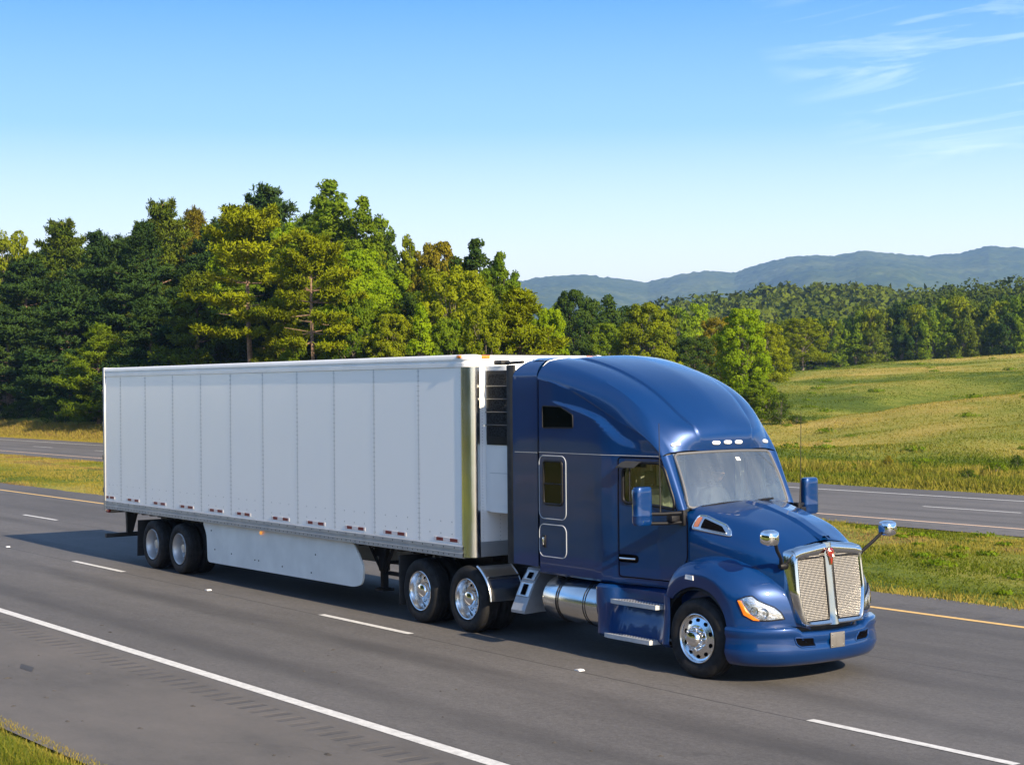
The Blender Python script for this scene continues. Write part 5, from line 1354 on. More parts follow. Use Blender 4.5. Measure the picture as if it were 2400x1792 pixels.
def broad_proto(name, H, wid, seed, shape='round', clumps=85, leaves=230, leaf=0.15, trunk_h=0.22, clr=(0.75, 1.35), bark=None):
    r = np.random.default_rng(seed); L = Limbs(); cents = []; rads = []
    z0 = H*trunk_h
    while len(cents) < clumps:
        t = r.random(); az = r.uniform(0, 2*PI); z = z0+(H-z0)*t
        if shape == 'round': pr = math.sin(PI*(0.12+0.80*t))**0.7*(0.82+0.25*math.sin(2*az+7*t)*math.sin(3*az-5*t+1))
        elif shape == 'column': pr = (0.85-0.25*abs(2*t-0.8))*(1 if t < 0.5 else 1-0.9*((t-0.5)/0.5)**1.2)*(0.75+0.4*math.sin(3*az+9*t))
        elif shape == 'cone': pr = (1-t)**0.85+0.08
        elif shape == 'spread': pr = 0.55+0.45*math.sin(PI*min(1, t*0.9+0.25))
        elif shape == 'towers':
            lobe = r.integers(0, 4); la = lobe*1.7+0.4; cx_, cy_ = 0.42*wid*math.cos(la)*(lobe > 0), 0.42*wid*math.sin(la)*(lobe > 0)
            top = H*(1.0, .88, .80, .93)[lobe]
            z = z0+(top-z0)*t; rr_ = 0.42*wid*(1-t**5)*(0.5+0.5*r.random()); cents.append((cx_*(0.5+0.5*t)+rr_*math.cos(az), cy_*(0.5+0.5*t)+rr_*math.sin(az), z)); rads.append(r.uniform(*clr)*0.8); continue
        rr_ = wid*pr*(0.45+0.62*r.random()**0.6)
        cents.append((rr_*math.cos(az), rr_*math.sin(az), z)); rads.append(r.uniform(*clr)*(0.75+0.35*(1-t)))
    cents = np.array(cents); rads = np.array(rads)
    L.mb.tube([(0, 0, 0), (0.05, 0, z0*0.6), (0.0, 0.08, z0*1.15), (0.1, 0.0, H*0.5), (0, 0, H*0.86)], [0.028*H*0.8, 0.02*H*0.8, 0.017*H*0.8, 0.010*H*0.8, 0.02], 8)
    for i in r.choice(len(cents), min(34, len(cents)), replace=False):
        c = cents[i]; zz = z0*0.8+(c[2]-z0*0.8)*r.uniform(0.25, 0.6); L.limb((0, 0, zz), c, 0.012*H*0.5, 0.015, sag=-0.15, n=4, sides=5)
    n = len(cents)*leaves; ci = np.repeat(np.arange(len(cents)), leaves)
    dirv = unit(r.normal(size=(n, 3))*np.array([1, 1, 0.85])); rad = rads[ci]*(0.35+0.65*r.random(n)**0.45)
    C = cents[ci]+dirv*rad[:, None]*np.array([1.0, 1.0, 0.78])
    mid = np.array([0, 0, H*0.5]); nr_ = unit(dirv*0.75+unit(C-mid)*0.35+np.array([0, 0, 0.15]))
    V, F, nn = cards(C, nr_, leaf*0.62, leaf, r, 0.6)
    A = np.clip(np.repeat(r.random(len(cents)), leaves)*0.55+r.random(n)*0.45, 0, 1)
    proto(name, H, L, V, F, nn, A, LM['green'], bark or BARKG)

pine_proto('pine_a', 20, 4.4, 1, 0.20, gap=1.5); pine_proto('pine_b', 20, 3.6, 2, 0.28, 0.9); pine_proto('pine_c', 18, 4.7, 3, 0.28, 0.95, bare=0.4, crown_flat=0.5, gap=1.45); pine_proto('pine_bare', 18, 4.6, 6, 0.44, 1.0, bare=0.35, crown_flat=0.45, gap=1.35); pine_proto('pine_low', 14, 3.8, 4, 0.08)
broad_proto('round_a', 14, 4.2, 11, 'round', 280, 120, clr=(.5, 1.0)); broad_proto('round_b', 13, 4.6, 12, 'spread', 220, 110, clr=(.5, 1.0)); broad_proto('towers', 20, 5.0, 13, 'towers', 300, 90, 0.17, 0.22, (0.45, 0.95))
broad_proto('cone', 9, 1.9, 14, 'cone', 130, 75, 0.12, 0.06, (0.25, 0.55)); broad_proto('column', 16, 2.4, 15, 'column', 190, 85, 0.15, 0.12, (0.35, 0.8))
broad_proto('far_a', 13, 4.2, 21, 'round', 60, 75, 0.30, 0.18, (1.0, 1.7)); broad_proto('far_b', 13, 3.8, 22, 'spread', 55, 75, 0.30, 0.15, (1.0, 1.6)); broad_proto('far_c', 14, 2.8, 23, 'column', 45, 75, 0.28, 0.12, (0.8, 1.4))
broad_proto('shrub', 1.6, 0.95, 31, 'round', 26, 110, 0.055, 0.02, (0.28, 0.45))

GW = "trees of the roadside wood"; GF = "shaded trees deep in the roadside wood"
def place(name, kind, x, y, H, W, label, cat, group=None, mat=None, rz=None, zoff=-0.1, seed=0):
    h0, crown, trunk = PROTO[kind]; s = H/h0
    z = float(ground_h(x, y))+zoff
    t = thing(name, label, cat, (x, y, z), group, rz if rz is not None else (seed*2.399) % 6.283)
    t.scale = (W, W, s)
    for nm, me in (('trunk', trunk), ('crown', crown)):
        o = bpy.data.objects.new(nm, me); COL.objects.link(o); o.parent = t
        if nm == 'crown' and mat:
            o.material_slots[0].link = 'OBJECT'; o.material_slots[0].material = LM[mat]
    return t
def at(px, Y=None, dist=None):
    """ground point in the direction of bearing px, either on the line y=Y or at a distance"""
    p = math.radians(phi_of(px))
    if dist is None: dist = (Y-CY)/math.cos(p)
    return CX-math.sin(p)*dist, CY+math.cos(p)*dist, dist
PW0 = {'pine_a': 8.0, 'pine_b': 7.0, 'pine_c': 9.0, 'pine_bare': 9.0, 'pine_low': 7.6, 'round_a': 9.6, 'round_b': 10.5, 'towers': 9.5, 'cone': 4.2, 'column': 5.4, 'far_a': 9.8, 'far_b': 9.0, 'far_c': 6.6, 'shrub': 2.3}
def tree(px, py, Y=None, wpx=120, kind='pine_a', mat=None, label='', group=None, dist=None, name='pine_tree', cat='tree', rz=None, seed=None, hmin=2.0):
    x, y, d = at(px, Y, dist); zt = z_of(py, px, d); g = float(ground_h(x, y))
    H = max(hmin, zt-g); W = wpx*(1.22 if group in (GW, GF) else 1.08)*1.08451/3866.6*d/PW0[kind]
    W = max(W, 0.62*H/PROTO[kind][0]); W = min(W, 1.9*H/PROTO[kind][0])
    return place(name, kind, x, y, H, W, label, cat, group, mat, rz, seed=seed if seed is not None else px*0.37+py)
GW = 'trees of the roadside wood'; GF = 'shaded trees deep in the roadside wood'
# prominent trees of the wood behind the trailer
tree(10, 522, 46, 130, 'round_b', 'olive', 'olive broadleaf tree ending the roadside wood well beyond the rear of the trailer', GW, name='broadleaf_tree')
tree(130, 485, 45, 150, 'pine_c', 'pine', 'tall pine with a sunlit yellowish flat top beyond the rear of the trailer', GW)
tree(62, 560, 39, 160, 'pine_a', 'pine_shaded', 'dark shaded pine between the olive end tree and the flat topped pine', GW)
tree(215, 505, 46, 140, 'pine_b', 'pine_shaded', 'dark narrow topped pine above the rear corner of the trailer', GW)
tree(262, 512, 42, 140, 'pine_a', 'pine_shaded', 'dark pine rising over the rear end of the trailer roof', GW)
tree(150, 610, 37.5, 170, 'pine_low', 'pine_shaded', 'low bushy dark pine at the road edge below the flat topped pine', GW)
tree(20, 690, 36.5, 150, 'pine_low', 'pine_shaded', 'lowest dark pine beside the far road below the olive end tree', GW)
tree(352, 437, 47, 160, 'pine_c', 'pine', 'tall pine with an upright spiky top over the rear half of the trailer', GW)
tree(308, 482, 42, 140, 'pine_b', 'pine_shaded', 'slim dark pine leaning against the spiky topped pine', GW)
tree(425, 450, 52, 110, 'pine_b', 'brown', 'pine with a rust brown top between two taller pines', GW)
tree(468, 475, 50, 130, 'pine_a', 'pine_shaded', 'dark pine between the rust brown top and the broad golden pine', GW)
tree(560, 404, 54, 190, 'pine_c', 'pine_shaded', 'tallest dark pine with an open crown showing over the golden pine', GW)
tree(548, 440, 37, 215, 'pine_bare', 'pine_sunlit', 'broad golden sunlit pine with a long exposed trunk above the trailer middle', GW)
tree(430, 590, 38.5, 180, 'pine_low', 'pine', 'spreading mid green pine at the foot of the rust brown topped pine', GW)
tree(330, 640, 37.5, 180, 'pine_low', 'pine_shaded', 'dark low pine over the rear half of the trailer', GW)
tree(213, 700, 36, 120, 'pine_low', 'green', 'brighter green young pine at the rear edge of the trailer', GW)
tree(716, 390, 50, 235, 'towers', 'green', 'tallest broadleaf tree with leafy towers at the top of the skyline', GW, name='broadleaf_tree', rz=0.6)
tree(788, 424, 51, 150, 'towers', 'green', 'smaller leafy tree with several spires joined to the tallest broadleaf tree', GW, name='broadleaf_tree')
tree(684, 500, 36.8, 160, 'pine_bare', 'pine_sunlit', 'golden pine with a straight pale bare trunk below the tallest broadleaf tree', GW)
tree(612, 610, 38.5, 80, 'pine_low', 'pine_sunlit', 'low golden pine between the two tall golden pines', GW)
tree(778, 545, 44, 165, 'round_a', 'lime', 'lime green broadleaf tree below the slender spire', GW, name='broadleaf_tree')
tree(845, 506, 56, 90, 'cone', 'deep', 'first and darker of two pointed trees past the leafy spires', GW, name='broadleaf_tree')
tree(884, 516, 55, 95, 'cone', 'olive', 'olive one of two pointed trees past the leafy spires', GW, name='broadleaf_tree')
tree(945, 530, 51, 150, 'round_a', 'brown', 'rounded brownish tree next to the two pointed trees', GW, name='broadleaf_tree')
tree(1030, 514, 53, 180, 'towers', 'deep', 'dark ragged tree rising over the wide olive tree with forked limbs', GW, name='broadleaf_tree')
tree(1082, 542, 52, 120, 'towers', 'green', 'small dark spire ending the skyline of the wood', GW, name='broadleaf_tree')
tree(985, 585, 44, 220, 'round_b', 'olive', 'wide olive tree with forked limbs behind the trailer front', GW, name='broadleaf_tree')
tree(910, 658, 37, 90, 'cone', 'lime', 'bright lime cone shaped young tree above the trailer roof', GW, name='broadleaf_tree')
tree(968, 690, 38.5, 110, 'round_a', 'green', 'low green tree between the bright lime cone and the forked limbs', GW, name='broadleaf_tree')
tree(1125, 618, 42, 190, 'pine_low', 'pine_sunlit', 'spreading golden pine closing the wood over the front of the trailer', GW)
tree(848, 680, 40, 120, 'round_a', 'olive', 'low olive tree at the foot of the lime green broadleaf tree', GW, name='broadleaf_tree')
tree(1185, 668, 45, 90, 'round_a', 'lime', 'small lime tree at the foot of the wood above the truck roof', GW, name='broadleaf_tree')
tree(765, 640, 39, 110, 'round_b', 'green', 'green broadleaf tree between the straight bare trunk and the low olive tree', GW, name='broadleaf_tree')
tree(640, 728, 37.5, 60, 'round_a', 'green', 'low green tree at the foot of the straight bare trunk', GW, name='broadleaf_tree')
tree(1050, 660, 40, 130, 'round_b', 'olive', 'low olive tree below the forked limbs behind the trailer front', GW, name='broadleaf_tree')
# darker trees filling the depth of the wood
LAND = [(35, 'olive end tree'), (130, 'flat topped pine'), (215, 'narrow topped pine'), (265, 'pine over the rear of the roof'), (352, 'spiky topped pine'), (425, 'rust brown topped pine'), (540, 'broad golden pine'), (684, 'straight bare trunk'), (745, 'tallest broadleaf tree'), (790, 'leafy spires'), (865, 'two pointed trees'), (945, 'rounded brownish tree'), (985, 'forked limbs'), (1060, 'dark ragged tree'), (1125, 'spreading golden pine')]
HUE = {'pine_shaded': 'dark', 'deep': 'deep green', 'pine': 'mid green', 'green': 'green', 'olive': 'olive', 'lime': 'light green'}
USED = set()
def filler_label(px, row, kind, mt):
    L_ = sorted(LAND, key=lambda q: abs(q[0]-px)); a, b = L_[0][1], L_[1][1]
    what = HUE[mt]+(' pine' if 'pine' in kind else ' broadleaf tree')
    hgt = ('tall', 'tall', 'middling', 'low')[row]; b = b.replace(' over the rear of the roof', ''); a = a.replace(' over the rear of the roof', ' above the roof')
    for t in ('%s %s behind the %s' % (hgt, what, a), '%s %s between the %s and the %s' % (hgt, what, a, b), '%s %s deep in the wood near the %s' % (hgt, what, a), '%s %s in the gap beside the %s' % (hgt, what, b), '%s %s half hidden near the %s and the %s' % (hgt, what, a, b)):
        if t not in USED: USED.add(t); return t
    return t
GF = 'shaded trees deep in the roadside wood'
k = 0
for row_, (Y, off, step) in enumerate(((60, 5, 48), (53, 50, 52), (47, 110, 56), (40.5, 200, 62))):
    for px in np.arange(-40, 1150, step):
        sky_ = np.interp(px, [-40, 100, 200, 300, 420, 560, 700, 800, 860, 950, 1050, 1110, 1180], [545, 520, 525, 500, 480, 440, 440, 490, 545, 550, 560, 610, 680])
        k += 1
        kd = ('pine_a', 'pine_b', 'pine_low', 'round_b')[k % 4] if px < 700 else ('round_a', 'pine_b', 'round_b', 'towers')[k % 4]
        mt = ('pine_shaded', 'deep', 'pine')[k % 3] if px < 420 else ('green', 'deep', 'olive', 'pine', 'lime')[k % 5]
        qx = px+(k*37 % 25)-12
        tree(qx, sky_+off*0.6+(k*53 % 40), Y+(k % 3)*1.2, 160, kd, mt, filler_label(qx, row_, kd, mt), GF, name='pine_tree' if 'pine' in kd else 'broadleaf_tree')
# understorey along the edge of the wood, left of the trailer
for i, px in enumerate((-5, 38, 82, 120, 165, 205)):
    tree(px, 868+(i*29 % 30), 35.2+(i % 3)*0.8, 70, 'shrub', 'deep', ('dark bush under the olive end tree by the far road', 'dark bush beside the lowest dark pine', 'dark bush below the flat topped pine by the far road', 'dark bush under the low bushy pine', 'dark bush between the low bushy pine and the trailer', 'dark bush touching the rear corner of the trailer')[i], 'bushes under the pines', name='bush', cat='bush', hmin=1.5)

# middle group, over the truck roof
GM = 'trees beyond the truck roof'
tree(1240, 630, None, 130, 'round_a', 'deep', 'large dark round tree standing clear of the wood over the trailer front', GM, 150, name='broadleaf_tree')
tree(1212, 655, None, 80, 'round_a', 'green', 'dark green tree tucked between the wood and the large round tree', GM, 165, name='broadleaf_tree')
tree(1318, 642, None, 90, 'far_c', 'deep', 'tall narrow dark tree between the large round tree and the yellow green tree', GM, 180, name='broadleaf_tree')
tree(1285, 655, None, 90, 'far_a', 'deep', 'dark tree directly behind the large dark round tree', GM, 185, name='broadleaf_tree')
tree(1398, 658, None, 160, 'round_a', 'olive', 'broad yellow green tree standing above the middle of the truck roof', GM, 140, name='broadleaf_tree')
tree(1352, 668, None, 90, 'far_a', 'deep', 'dark tree behind the yellow green tree on its wood side', GM, 190, name='broadleaf_tree')
tree(1462, 668, None, 90, 'far_a', 'green', 'mid green tree behind the yellow green tree on its meadow side', GM, 190, name='broadleaf_tree')
tree(1512, 662, None, 80, 'far_a', 'lime', 'light green tree top between the yellow green and bright green trees', GM, 200, name='broadleaf_tree')
tree(1550, 688, None, 110, 'round_b', 'brown', 'brownish bare limbed tree touching the bright green sunlit tree', GM, 155, name='broadleaf_tree')
tree(1605, 670, None, 138, 'round_a', 'lime', 'bright green sunlit tree rising behind the slope of the truck roof', GM, 118, name='broadleaf_tree')
tree(1655, 700, None, 110, 'round_b', 'olive', 'olive tree half hidden behind the bright green sunlit tree', GM, 150, name='broadleaf_tree')
tree(1735, 690, None, 115, 'round_b', 'olive', 'isolated olive tree with a drooping crown at the meadow edge', GM, 205, name='broadleaf_tree')
tree(1440, 720, None, 120, 'round_a', 'deep', 'dark low tree in shade behind the truck roof', GM, 150, name='broadleaf_tree')
tree(1500, 730, None, 130, 'round_b', 'deep', 'dark low tree with a dead trunk behind the truck roof', GM, 145, name='broadleaf_tree')
tree(1310, 700, None, 120, 'round_a', 'green', 'low green tree between the large round tree and the yellow green tree', GM, 150, name='broadleaf_tree')
tree(1660, 850, None, 80, 'shrub', 'green', 'green bush at the meadow side foot of the bright green tree', None, 112, name='bush', cat='bush')
tree(1685, 888, None, 60, 'shrub', 'deep', 'small round bush beside the meadow behind the windscreen', None, 108, name='bush', cat='bush')
tree(1640, 820, None, 90, 'round_a', 'green', 'small leafy tree under the bright green tree', None, 114, name='broadleaf_tree')
# treeline behind the meadow
def tl_label(px, row, lit, k):
    hue = 'pale sunlit' if lit else {'far': 'mid green', 'deep': 'dark green', 'green': 'fresh green'}[('far', 'deep', 'green')[(k // 2) % 3]]
    shp = ('rounded', 'spreading', 'narrow')[k % 3]
    n = int((px-1690)/(34, 30, 33)[row])+1
    od = ('first', 'second', 'third', 'fourth', 'fifth', 'sixth', 'seventh', 'eighth', 'ninth', 'tenth', 'eleventh', 'twelfth', 'thirteenth', 'fourteenth', 'fifteenth', 'sixteenth', 'seventeenth', 'eighteenth', 'nineteenth', 'twentieth')[min(n-1, 19)]
    return '%s %s tree, %s from the truck in the %s row behind the meadow' % (hue, shp, od, ('rear', 'middle', 'front')[row])
GT = 'trees in the line behind the meadow'
k = 0
for row, (d0, dy, st) in enumerate(((300, -6, 34), (268, 0, 30), (250, 38, 33))):
    for px in np.arange(1700+row*9, 2260, st):
        k += 1
        ty = np.interp(px, [1660, 1720, 1790, 1830, 1880, 1950, 2010, 2060, 2130, 2212, 2300], [690, 705, 695, 690, 684, 664, 664, 656, 664, 652, 648])+dy+(k*71 % 17)-8
        if row == 2 and px < 1790: ty += 20
        lit = row == 1 and k % 3 == 0
        tree(px, ty, None, 52+(k*31 % 22), ('far_a', 'far_b', 'far_c')[k % 3], 'olive' if lit else ('far', 'deep', 'green')[(k // 2) % 3], tl_label(px, row, lit, k), GT, d0+(k*13 % 14), name='broadleaf_tree')
# wooded hill: crowns of the far-off wood as one mass
def forest(name, spec, n, label, rs, leaf=1.1, kk=55, cw=(2.6, 6.2)):
    r = np.random.default_rng(rs); px = r.uniform(spec['px'][0], spec['px'][1], n); d = r.uniform(spec['d'][0], spec['d'][1], n)
    ph = np.radians(54.1-np.degrees(np.arctan((px-1106)*1.08451/3866.6)))
    x = CX-np.sin(ph)*d; y = CY+np.cos(ph)*d
    rid = np.interp(np.degrees(ph), spec['phi'], spec['z']); t = np.clip((d-spec['h'][0])/(spec['h'][1]-spec['h'][0]), 0, 1)
    z = -6+(rid+6)*t**0.85
    R = r.uniform(cw[0], cw[1], n); Hh = R*r.uniform(1.1, 1.7, n)
    ci = np.repeat(np.arange(n), kk); dv = unit(r.normal(size=(n*kk, 3))); dv[:, 2] = np.abs(dv[:, 2])*1.1-0.25; dv = unit(dv)
    jit = 0.86+0.14*r.random(n*kk)
    C = np.stack([x[ci]+dv[:, 0]*R[ci]*jit, y[ci]+dv[:, 1]*R[ci]*jit, z[ci]+3+dv[:, 2]*Hh[ci]*jit], 1)
    V, F, nn = cards(C, dv, leaf*0.85, leaf, r, 0.85)
    A = np.clip(0.2+np.repeat(r.random(n), kk)*0.5+r.random(n*kk)*0.15, 0, 1)
    return tag(big_mesh(name, V, F, LM['far'], attr=A, normals=nn), label, 'forest', kind='stuff')
forest('forest', dict(px=(1230, 2300), d=(370, 640), phi=[a for a, b in hr], z=[b for a, b in hr], h=(360, 620)), 1700, 'far-off wood covering the low hill below the mountains', 41, 1.0, 90)
forest('forest', dict(px=(1860, 2330), d=(310, 440), phi=[a for a, b in h2], z=[b for a, b in h2], h=(300, 430)), 420, 'wood covering the nearer hill below the mountains', 42, 0.45, 220)

# wood on the near side of the road, behind the viewpoint: seen only mirrored in the paint and chrome
def near_wood():
    r = np.random.default_rng(44); n = 150
    x = r.uniform(-90, 75, n); y = r.uniform(-80, -52, n); R = r.uniform(2.6, 4.4, n); Hh = r.uniform(4.5, 7.5, n); kk = 260
    ci = np.repeat(np.arange(n), kk); dv = unit(r.normal(size=(n*kk, 3))); jit = 0.7+0.4*r.random(n*kk)
    C = np.stack([x[ci]+dv[:, 0]*R[ci]*jit, y[ci]+dv[:, 1]*R[ci]*jit, Hh[ci]+dv[:, 2]*Hh[ci]*jit], 1)
    V, F, nn = cards(C, dv, 0.55, 0.7, r, 0.7)
    tag(big_mesh('near_forest', V, F, LM['deep'], attr=r.random(n*kk), normals=nn), 'dark wood on the near side of the road mirrored in the truck paint', 'forest', kind='stuff')
near_wood()

# grass: blades as single meshes
def grass_mat(name, stops):
    m = bpy.data.materials.new(name); m.use_nodes = True
    nt = m.node_tree; nt.nodes.clear(); out = nt.nodes.new('ShaderNodeOutputMaterial')
    at_ = nt.nodes.new('ShaderNodeAttribute'); at_.attribute_name = 'rnd'
    c = ramp(nt, at_.outputs['Fac'], stops)
    d = nt.nodes.new('ShaderNodeBsdfDiffuse'); nt.links.new(c, d.inputs['Color'])
    t = nt.nodes.new('ShaderNodeBsdfTranslucent'); nt.links.new(c, t.inputs['Color'])
    mx = nt.nodes.new('ShaderNodeMixShader'); mx.inputs[0].default_value = 0.4
    nt.links.new(d.outputs[0], mx.inputs[1]); nt.links.new(t.outputs[0], mx.inputs[2]); nt.links.new(mx.outputs[0], out.inputs[0])
    return m
GMAT = grass_mat('grass_blades', [(0.0, (.042, .072, .008)), (0.3, (.108, .138, .014)), (0.55, (.215, .196, .032)), (0.8, (.33, .26, .06)), (1.0, (.20, .135, .06))])
def blades(name, x, y, h, w, colr, r, label, lean=0.35):
    n = len(x); z = ground_h(x, y); az = r.uniform(0, 2*PI, n)
    wv = np.stack([np.cos(az), np.sin(az), np.zeros(n)], 1)*w[:, None]
    ln = r.normal(size=(n, 2))*lean
    b = np.stack([x, y, z-0.01], 1); tip = b+np.stack([ln[:, 0]*h, ln[:, 1]*h, h], 1)
    V = np.stack([b-wv, b+wv, tip+wv*0.25, tip-wv*0.25], 1).reshape(-1, 3)
    nn = unit(np.stack([ln[:, 0]*0.5+r.normal(size=n)*0.35, ln[:, 1]*0.5+r.normal(size=n)*0.35, np.full(n, 0.8)], 1))
    o = big_mesh(name, V, np.arange(4*n).reshape(-1, 4), GMAT, attr=np.clip(colr, 0, 1))
    return tag(o, label, 'grass', kind='stuff')
r = np.random.default_rng(5)
# median
n = 230000; x = np.where(r.random(n) < 0.5, r.uniform(-85, -15, n), r.uniform(-10, 26, n)); y = r.uniform(8.25, 19.0, n)
cl = vnoise(x, y, 1.7); cl2 = vnoise(x+30, y*2.2, 3.6); dead = smooth_arr((y-13.2)/2.5)*smooth_arr((18.6-y)/1.0)
edge_ = np.maximum(smooth_arr((9.6-y)/1.0), smooth_arr((y-18.4)/0.5))
h = (0.035+0.085*cl*r.random(n))*(0.7+0.6*cl2); h = np.where((cl < 0.33) & (r.random(n) < 0.6), h*0.35, h)
col = 0.10+0.34*cl2+0.20*r.random(n)+0.30*edge_+0.22*(x < -14)+0.22*dead*(cl2 > 0.45)+np.where((dead > .5) & (cl < .42), 0.30, 0)  # blades behind the trailer yellowed to paint in the sun's gold
blades('median_grass', x, y, h, r.uniform(.010, .020, n), col, r, 'rough green and yellow grass on the median strip between the roads')
# meadow and verge beyond the far road
n = 190000; ph = np.radians(r.uniform(33.5, 50, n)); d = 52+168*r.random(n)**1.55
x = CX-np.sin(ph)*d; y = CY+np.cos(ph)*d; m = y > 30.85; x, y, d = x[m], y[m], d[m]; n = len(x)
cl = vnoise(x, y, 2.4); cl2 = vnoise(x*0.6+9, y*1.4, 7.0); ne = smooth_arr((46-y)/12)
ht = (0.04+0.50*ne*cl*smooth_arr((y-31)/2.0)+0.08*r.random(n))*(0.6+0.8*r.random(n)); h = ht*np.where(y > 50, 0.6, 1)
col = dryness(x, y)*0.75+0.18*(cl-0.4)+0.24*r.random(n)-0.02
blades('meadow_grass', x, y, h, r.uniform(.016, .034, n)*(0.5+d/90), col, r, 'tall yellow and green meadow grass beyond the far road')
n = 60000; x = r.uniform(-125, -42, n); y = 30.85+4.2*r.random(n)**1.3
blades('verge_grass', x, y, 0.08+0.3*r.random(n)*smooth_arr((y-31)/1.5), r.uniform(.02, .04, n), 0.55+0.45*r.random(n)*np.where(y > 32, 1, .6), r, 'dry grass strip along the foot of the wood')
n = 46000; x = r.uniform(10, 27, n); y = -7.55-3.2*r.random(n)**1.2
cl = vnoise(x, y, .6)
blades('verge_grass', x, y, (0.04+0.20*r.random(n)*cl*smooth_arr((-7.5-y)/0.8))+0.015, r.uniform(.004, .009, n), 0.06+0.25*cl+0.30*r.random(n)+0.35*smooth_arr((0.35-(-7.6-y))/0.35), r, 'bright grass tuft at the edge of the near shoulder', 0.5)
# low dark weeds scattered over the meadow and the median
def weeds():
    r = np.random.default_rng(77); ph = np.radians(r.uniform(35, 46, 75)); d = 66+150*r.random(75)**1.1
    x = CX-np.sin(ph)*d; y = CY+np.cos(ph)*d; x = np.r_[x, r.uniform(-6, 24, 60)]; y = np.r_[y, r.uniform(9.5, 18, 60)]
    n = len(x); R = np.where(np.arange(n) < 75, r.uniform(.2, .65, n), r.uniform(.10, .28, n)); kk = 90
    ci = np.repeat(np.arange(n), kk); dv = unit(r.normal(size=(n*kk, 3))); dv[:, 2] = np.abs(dv[:, 2])
    q = r.random(n*kk)**0.5
    C = np.stack([x[ci]+dv[:, 0]*R[ci]*q*1.5, y[ci]+dv[:, 1]*R[ci]*q*1.2, ground_h(x, y)[ci]+dv[:, 2]*R[ci]*q*0.42+0.03], 1)
    V, F, nn = cards(C, dv, np.maximum(R[ci]*0.10, .025), np.maximum(R[ci]*0.16, .04), r, 0.6)
    tag(big_mesh('weeds', V, F, LM['green'], attr=r.random(n*kk), normals=nn), 'low dark weeds scattered over the meadow and the median', 'weeds', kind='stuff')
weeds()
# shrubs in the meadow
for px, py, d, w, mt, lab in ((1722, 920, 108, 46, 'deep', 'dark rounded shrub alone on the meadow below the bright green tree'), (1917, 983, 72, 22, 'brown', 'small dark upright shrub in the yellow roadside grass'), (2150, 1008, 66, 54, 'green', 'green shrub patch in the tall grass above the far road'), (2088, 1040, 62, 50, 'deep', 'low dark shrub touching the edge of the far road'), (1975, 1012, 66, 30, 'green', 'small green shrub between the dark upright shrub and the shrub patch'), (2195, 990, 70, 30, 'deep', 'dark shrub in the tall grass past the green shrub patch')):
    tree(px, py, None, w, 'shrub', mt, lab, None, d, name='shrub', cat='shrub', hmin=0.6)
# ------------------------------------------------------------------ camera, sun, sky
cam_d = bpy.data.cameras.new('camera'); cam = bpy.data.objects.new('camera', cam_d); COL.objects.link(cam)
cam_d.sensor_fit = 'HORIZONTAL'; cam_d.sensor_width = 36.0; cam_d.lens = 3866.62/2400*36
cam_d.clip_start = 0.1; cam_d.clip_end = 30000
yaw, pitch, roll = -0.94424, -0.003236, -0.008613
d = Vector((math.sin(yaw)*math.cos(pitch), math.cos(yaw)*math.cos(pitch), -math.sin(pitch)))
rv_ = Vector((math.cos(yaw), -math.sin(yaw), 0)); uv_ = rv_.cross(d)
r2 = rv_*math.cos(roll)+uv_*math.sin(roll); u2 = uv_*math.cos(roll)-rv_*math.sin(roll)
mw = Matrix((r2, u2, -d)).transposed().to_4x4(); mw.translation = Vector((33.898, -13.704, 3.615))
cam.matrix_world = mw
scene.camera = cam

SUN_EL = math.radians(29); SUN_DIR = Vector((0.9985*math.cos(SUN_EL), -0.04*math.cos(SUN_EL), math.sin(SUN_EL))).normalized()
sun_d = bpy.data.lights.new('sun', 'SUN'); sun_d.energy = 4.3; sun_d.angle = math.radians(0.53); sun_d.color = (1.0, 0.82, 0.57)
sun = bpy.data.objects.new('sun', sun_d); COL.objects.link(sun)
sun.rotation_euler = SUN_DIR.to_track_quat('Z', 'Y').to_euler(); sun.location = (30, 30, 40)
w = bpy.data.worlds.new('World'); scene.world = w; w.use_nodes = True
nt = w.node_tree; bg = nt.nodes['Background']
sky = nt.nodes.new('ShaderNodeTexSky'); sky.sky_type = 'NISHITA'; sky.sun_disc = False
sky.sun_elevation = SUN_EL; sky.sun_rotation = math.atan2(SUN_DIR.x, SUN_DIR.y)
sky.altitude = 300; sky.air_density = 1.0; sky.dust_density = 0.4; sky.ozone_density = 2.2
tc = nt.nodes.new('ShaderNodeTexCoord'); sp = nt.nodes.new('ShaderNodeSeparateXYZ'); nt.links.new(tc.outputs['Generated'], sp.inputs[0])
hs = nt.nodes.new('ShaderNodeHueSaturation'); hs.inputs['Saturation'].default_value = 0.95
nt.links.new(sky.outputs[0], hs.inputs['Color'])
low = ramp(nt, sp.outputs['Z'], [(0.0, (8.6, 7.2, 5.6)), (0.055, (6.9, 6.6, 5.7)), (0.10, (4.2, 5.0, 5.6)), (0.155, (1.5, 2.95, 5.1)), (0.235, (0.28, 1.55, 4.4)), (0.45, (0.5, 1.8, 4.2))])
lowf = ramp(nt, sp.outputs['Z'], [(0.0, 0.92), (0.24, 0.88), (0.42, 0.1)])
base = mixc(nt, lowf, hs.outputs[0], low)
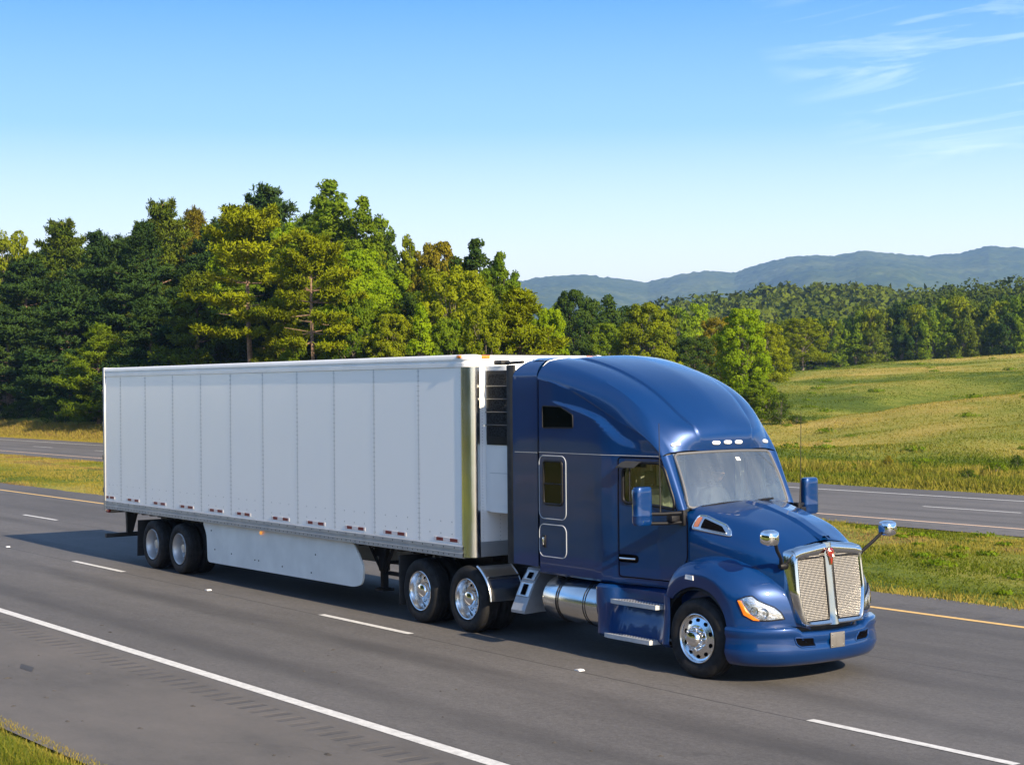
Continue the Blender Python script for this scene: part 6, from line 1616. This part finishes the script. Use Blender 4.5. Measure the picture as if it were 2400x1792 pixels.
# thin high cirrus, placed by direction
zc = math_(nt, 'MAXIMUM', sp.outputs['Z'], 0.02)
cx_ = math_(nt, 'DIVIDE', sp.outputs['X'], zc); cy_ = math_(nt, 'DIVIDE', sp.outputs['Y'], zc)
cb = nt.nodes.new('ShaderNodeCombineXYZ'); nt.links.new(cx_, cb.inputs[0]); nt.links.new(cy_, cb.inputs[1])
mp = nt.nodes.new('ShaderNodeMapping'); mp.inputs['Rotation'].default_value = (0, 0, math.radians(29)); mp.inputs['Scale'].default_value = (0.9, 2.1, 1)
nt.links.new(cb.outputs[0], mp.inputs['Vector'])
nz = nt.nodes.new('ShaderNodeTexNoise'); nz.inputs['Scale'].default_value = 0.9; nz.inputs['Detail'].default_value = 7; nz.inputs['Roughness'].default_value = 0.6; nz.inputs['Distortion'].default_value = 1.1
nt.links.new(mp.outputs[0], nz.inputs['Vector'])
cl = ramp(nt, nz.outputs['Fac'], [(0.50, 0.0), (0.74, 1.0)])
zone = nt.nodes.new('ShaderNodeVectorMath'); zone.operation = 'DOT_PRODUCT'; nt.links.new(tc.outputs['Generated'], zone.inputs[0])
CD = Vector((-0.607, 0.757, 0.238)).normalized(); zone.inputs[1].default_value = CD
zm = ramp(nt, zone.outputs['Value'], [(0.9938, 0.0), (0.9982, 1.0)])
fac = math_(nt, 'MULTIPLY', math_(nt, 'MULTIPLY', cl, zm), 0.5)
skyc = mixc(nt, fac, base, (8.5, 8.6, 8.6))
nt.links.new(skyc, bg.inputs['Color']); bg.inputs['Strength'].default_value = 0.10
scene.view_settings.view_transform = 'Standard'; scene.view_settings.look = 'None'
scene.view_settings.exposure = 1.45; scene.view_settings.gamma = 1.0
scene.cycles.use_denoising = True
scene.cycles.max_bounces = 8; scene.cycles.transparent_max_bounces = 12

# thin air haze: one even volume round the whole scene
hz = MB().box(-7200, 900, -900, 7600, -14, 440); hz = hz.build('haze', bpy.data.materials.new('air'), None, smooth=False)
m = hz.data.materials[0]; m.use_nodes = True; nt = m.node_tree; nt.nodes.clear()
out = nt.nodes.new('ShaderNodeOutputMaterial'); pv = nt.nodes.new('ShaderNodeVolumePrincipled')
pv.inputs['Color'].default_value = (0.34, 0.57, 1.0, 1); pv.inputs['Density'].default_value = 0.00014; pv.inputs['Anisotropy'].default_value = 0.2
nt.links.new(pv.outputs[0], out.inputs['Volume'])
tag(hz, 'thin blue haze over the distant hills', 'haze', kind='stuff')
